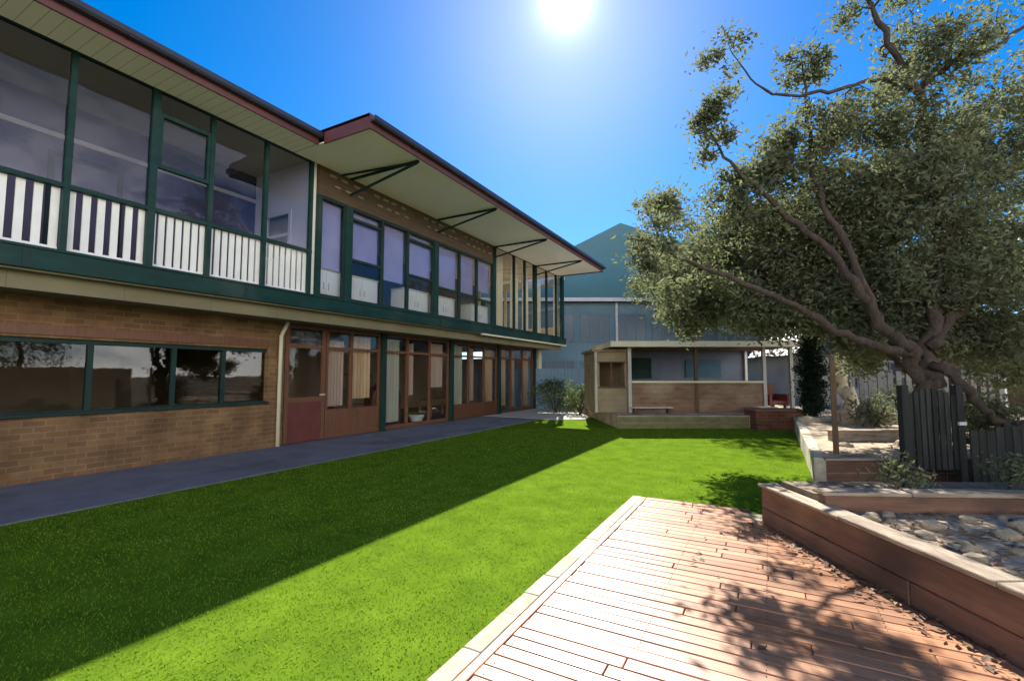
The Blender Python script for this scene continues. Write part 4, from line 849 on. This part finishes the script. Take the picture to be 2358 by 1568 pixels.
# fallen leaves and bark on the deck by the wall and in the beds
m = MB(); rnd = random.Random(5)
for k in range(520):
    f_ = rnd.uniform(0.8, 4.7); off = abs(rnd.gauss(0, 0.13)) + 0.01
    if rnd.random() < 0.12: off = rnd.uniform(0, 1.2)
    p = W(wl(f_) - off, f_, DZ + rnd.uniform(0.004, 0.02)); s = rnd.uniform(0.012, 0.04); a = rnd.uniform(0, 6.3); q = s * rnd.uniform(.25, .6)
    u = Vector((math.cos(a), math.sin(a), rnd.uniform(-.2, .3))); w = Vector((-math.sin(a), math.cos(a), rnd.uniform(-.3, .3)))
    m.add([p - u * s, p + w * q + Vector((0, 0, .004)), p + u * s, p - w * q + Vector((0, 0, .003))], [(0, 1, 2, 3)])
for k in range(1600):
    p = W(rnd.uniform(2.65, 5.0), rnd.uniform(1.2, 3.9), 0.375 + rnd.uniform(0.0, 0.02)); s = rnd.uniform(0.015, 0.045); a = rnd.uniform(0, 6.3); q = s * rnd.uniform(.25, .6)
    u = Vector((math.cos(a), math.sin(a), rnd.uniform(-.2, .3))); w = Vector((-math.sin(a), math.cos(a), rnd.uniform(-.3, .3)))
    m.add([p - u * s, p + w * q + Vector((0, 0, .004)), p + u * s, p - w * q + Vector((0, 0, .003))], [(0, 1, 2, 3)])
tag(m.build('fallen_leaves', M['litter'], fix=False), 'dry fallen leaves and bark along the sleeper wall', 'leaf litter', kind='stuff')

# ------------------------------------------------------------------ grass blades on the lawn (near part), one object
def grass():
    mt, nt, out = newmat('grass_blade'); L = nt.links
    g = N(nt, 'ShaderNodeNewGeometry'); tc = N(nt, 'ShaderNodeTexCoord')
    n1 = N(nt, 'ShaderNodeTexNoise', Scale=1.8, Detail=5.0, Roughness=0.65); L.new(tc.outputs['Object'], n1.inputs['Vector'])
    mu = N(nt, 'ShaderNodeMath', operation='MULTIPLY_ADD'); mu.inputs[1].default_value = 0.35; L.new(g.outputs['Random Per Island'], mu.inputs[0]); L.new(n1.outputs[0], mu.inputs[2])
    r = ramp(nt, [(0.42, (0.115, 0.20, 0.02)), (0.8, (0.19, 0.305, 0.022)), (0.97, (0.32, 0.33, 0.06))]); L.new(mu.outputs[0], r.inputs[0])
    b = N(nt, 'ShaderNodeBsdfPrincipled'); b.inputs['Roughness'].default_value = 0.8; b.inputs['Specular IOR Level'].default_value = 0.0; L.new(r.outputs[0], b.inputs['Base Color'])
    t = N(nt, 'ShaderNodeBsdfTranslucent'); L.new(mix(nt, r.outputs[0], (0.26, 0.40, 0.008), 0.5), t.inputs[0])
    ms = N(nt, 'ShaderNodeMixShader'); ms.inputs[0].default_value = 0.4; L.new(b.outputs[0], ms.inputs[1]); L.new(t.outputs[0], ms.inputs[2]); L.new(ms.outputs[0], out.inputs[0])
    rnd = random.Random(3); vs = []; fs = []
    def inside(x, y):
        if x < -6.74: return False
        if x > -1.51 and y < 5.79: return False
        p = Vector((x, y, 0)); r_, f_ = p.dot(RGT), p.dot(FWD)
        if f_ > 13.15: return False
        if f_ < 1.2: return False
        a = (wB - wA); s = (p - wA).dot(Vector((-a.y, a.x, 0)).normalized())
        if p.y > 7.4 and s < 0.03: return False
        if f_ < 6.6 and f_ > 5.3 and r_ > 8: return False
        if f_ < 5.3 and r_ > 2.4 and y < 5.9: return False
        if f_ >= 6.45 and r_ > 4.28 and s < 0.03: return False
        if abs(r_ / f_) > 1.2: return False
        return True
    dens = lambda f: 2200 if f < 3.5 else (1100 if f < 6 else 330)
    y = -2.0; cell = 0.25
    while y < 15.5:
        x = -6.75
        while x < 5:
            cx, cy = x + cell / 2, y + cell / 2
            f_ = Vector((cx, cy, 0)).dot(FWD)
            if f_ > 1.0:
                n = int(dens(f_) * cell * cell); big = 1.0 if f_ < 3.5 else (1.3 if f_ < 6 else 2.1)
                for _ in range(n):
                    px, py = x + rnd.random() * cell, y + rnd.random() * cell
                    if not inside(px, py): continue
                    a = rnd.uniform(0, 6.283); w = 0.0035 * big; h = rnd.uniform(0.008, 0.019); ln = rnd.uniform(0.003, 0.018)
                    ux, uy = math.cos(a) * w, math.sin(a) * w; lx, ly = -math.sin(a) * ln + rnd.gauss(0, .005), math.cos(a) * ln + rnd.gauss(0, .005)
                    k = len(vs); vs += [(px - ux, py - uy, 0), (px + ux, py + uy, 0), (px + lx, py + ly, h)]; fs.append((k, k + 1, k + 2))
            x += cell
        y += cell
    me = bpy.data.meshes.new('lawn_grass'); me.from_pydata(vs, [], fs); me.materials.append(mt)
    o = bpy.data.objects.new('lawn_grass', me); COL.objects.link(o)
    tag(o, 'short bright green grass of the lawn beside the deck', 'grass', kind='stuff')
grass()

# ------------------------------------------------------------------ light
SUN_EL, SUN_AZ = R(39.75), R(21.7)                      # azimuth from +Y towards -X
sd = Vector((-math.sin(SUN_AZ) * math.cos(SUN_EL), math.cos(SUN_AZ) * math.cos(SUN_EL), math.sin(SUN_EL)))
w = bpy.data.worlds.new('World'); S.world = w; w.use_nodes = True; nt = w.node_tree; nt.nodes.clear()
out = nt.nodes.new('ShaderNodeOutputWorld'); bg = nt.nodes.new('ShaderNodeBackground'); bg.inputs[1].default_value = 0.05
sky = nt.nodes.new('ShaderNodeTexSky'); sky.sky_type = 'NISHITA'; sky.sun_disc = False; sky.sun_elevation = SUN_EL; sky.sun_rotation = -SUN_AZ
sky.altitude = 300; sky.air_density = 0.7; sky.dust_density = 0.2; sky.ozone_density = 3.0
hs = nt.nodes.new('ShaderNodeHueSaturation'); hs.inputs['Saturation'].default_value = 1.42; hs.inputs['Value'].default_value = 0.8
nt.links.new(sky.outputs[0], hs.inputs['Color'])
tc = nt.nodes.new('ShaderNodeTexCoord'); dt = nt.nodes.new('ShaderNodeVectorMath'); dt.operation = 'DOT_PRODUCT'; dt.inputs[1].default_value = sd
nz = nt.nodes.new('ShaderNodeVectorMath'); nz.operation = 'NORMALIZE'; nt.links.new(tc.outputs['Generated'], nz.inputs[0]); nt.links.new(nz.outputs[0], dt.inputs[0])
mx = nt.nodes.new('ShaderNodeMath'); mx.operation = 'MAXIMUM'; mx.inputs[1].default_value = 0.0; nt.links.new(dt.outputs['Value'], mx.inputs[0])
acc = hs.outputs[0]
for p_, k_, c_ in ((3000, 10.0, (1, 1, 1)), (600, 2.0, (0.85, 0.93, 1.0)), (60, 0.2, (0.6, 0.8, 1.0))):   # the bright air close round the sun
    pw = nt.nodes.new('ShaderNodeMath'); pw.operation = 'POWER'; pw.inputs[1].default_value = p_; nt.links.new(mx.outputs[0], pw.inputs[0])
    ml = nt.nodes.new('ShaderNodeMath'); ml.operation = 'MULTIPLY'; ml.inputs[1].default_value = k_; nt.links.new(pw.outputs[0], ml.inputs[0])
    vm = nt.nodes.new('ShaderNodeVectorMath'); vm.operation = 'SCALE'; vm.inputs[0].default_value = c_; nt.links.new(ml.outputs[0], vm.inputs['Scale'])
    va = nt.nodes.new('ShaderNodeVectorMath'); va.operation = 'ADD'; nt.links.new(acc, va.inputs[0]); nt.links.new(vm.outputs[0], va.inputs[1]); acc = va.outputs[0]
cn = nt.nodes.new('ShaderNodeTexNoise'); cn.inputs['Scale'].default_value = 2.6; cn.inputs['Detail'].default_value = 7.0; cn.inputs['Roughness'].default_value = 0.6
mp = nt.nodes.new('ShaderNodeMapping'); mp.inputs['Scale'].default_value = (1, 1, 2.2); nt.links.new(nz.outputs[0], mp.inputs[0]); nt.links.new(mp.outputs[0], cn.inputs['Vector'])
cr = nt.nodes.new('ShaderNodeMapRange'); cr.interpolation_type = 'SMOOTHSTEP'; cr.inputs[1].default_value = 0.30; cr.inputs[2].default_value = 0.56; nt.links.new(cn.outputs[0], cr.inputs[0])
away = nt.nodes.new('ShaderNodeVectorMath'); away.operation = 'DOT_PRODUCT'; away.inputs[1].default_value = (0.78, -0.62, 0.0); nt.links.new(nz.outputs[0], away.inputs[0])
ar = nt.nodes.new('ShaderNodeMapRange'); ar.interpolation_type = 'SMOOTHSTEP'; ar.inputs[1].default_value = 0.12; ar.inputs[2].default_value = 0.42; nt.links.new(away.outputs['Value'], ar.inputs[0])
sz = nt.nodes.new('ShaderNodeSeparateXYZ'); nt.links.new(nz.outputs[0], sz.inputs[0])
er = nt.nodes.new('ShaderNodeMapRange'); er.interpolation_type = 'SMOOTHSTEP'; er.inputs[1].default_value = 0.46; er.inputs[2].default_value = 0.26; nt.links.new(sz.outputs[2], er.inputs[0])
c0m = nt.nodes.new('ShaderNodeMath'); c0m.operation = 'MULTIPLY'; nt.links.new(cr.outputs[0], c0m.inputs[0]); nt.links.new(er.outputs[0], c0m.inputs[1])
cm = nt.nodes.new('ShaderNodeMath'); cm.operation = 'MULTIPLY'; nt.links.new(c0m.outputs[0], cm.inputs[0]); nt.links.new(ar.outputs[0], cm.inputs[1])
cx = nt.nodes.new('ShaderNodeMix'); cx.data_type = 'RGBA'; nt.links.new(cm.outputs[0], cx.inputs[0]); nt.links.new(acc, cx.inputs[6]); cx.inputs[7].default_value = (22.5, 21.4, 20.0, 1); acc = cx.outputs[2]   # bright clouds added out of view to lift the shaded facade
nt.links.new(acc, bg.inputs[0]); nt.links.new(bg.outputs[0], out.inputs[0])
sl = bpy.data.lights.new('sun', 'SUN'); sl.energy = 2.4; sl.angle = R(0.53); sl.color = (1, 0.95, 0.86)
so = bpy.data.objects.new('sun', sl); COL.objects.link(so); so.rotation_euler = sd.to_track_quat('Z', 'Y').to_euler(); so.location = (0, 0, 30)

# ------------------------------------------------------------------ camera
cd = bpy.data.cameras.new('camera'); cd.sensor_width = 36; cd.lens = 36 * 1080 / 2358; cd.clip_end = 1500; cd.clip_start = 0.05
co = bpy.data.objects.new('camera', cd); COL.objects.link(co); co.location = (0, 0, CAMH); co.rotation_euler = (R(90) + PITCH, 0, TH)
S.camera = co
S.view_settings.view_transform = 'Standard'; S.view_settings.look = 'None'; S.view_settings.gamma = 1; S.view_settings.exposure = 2.5
S.render.engine = 'CYCLES'
S.cycles.max_bounces = 10; S.cycles.transparent_max_bounces = 24; S.cycles.use_denoising = True; S.cycles.sample_clamp_indirect = 6
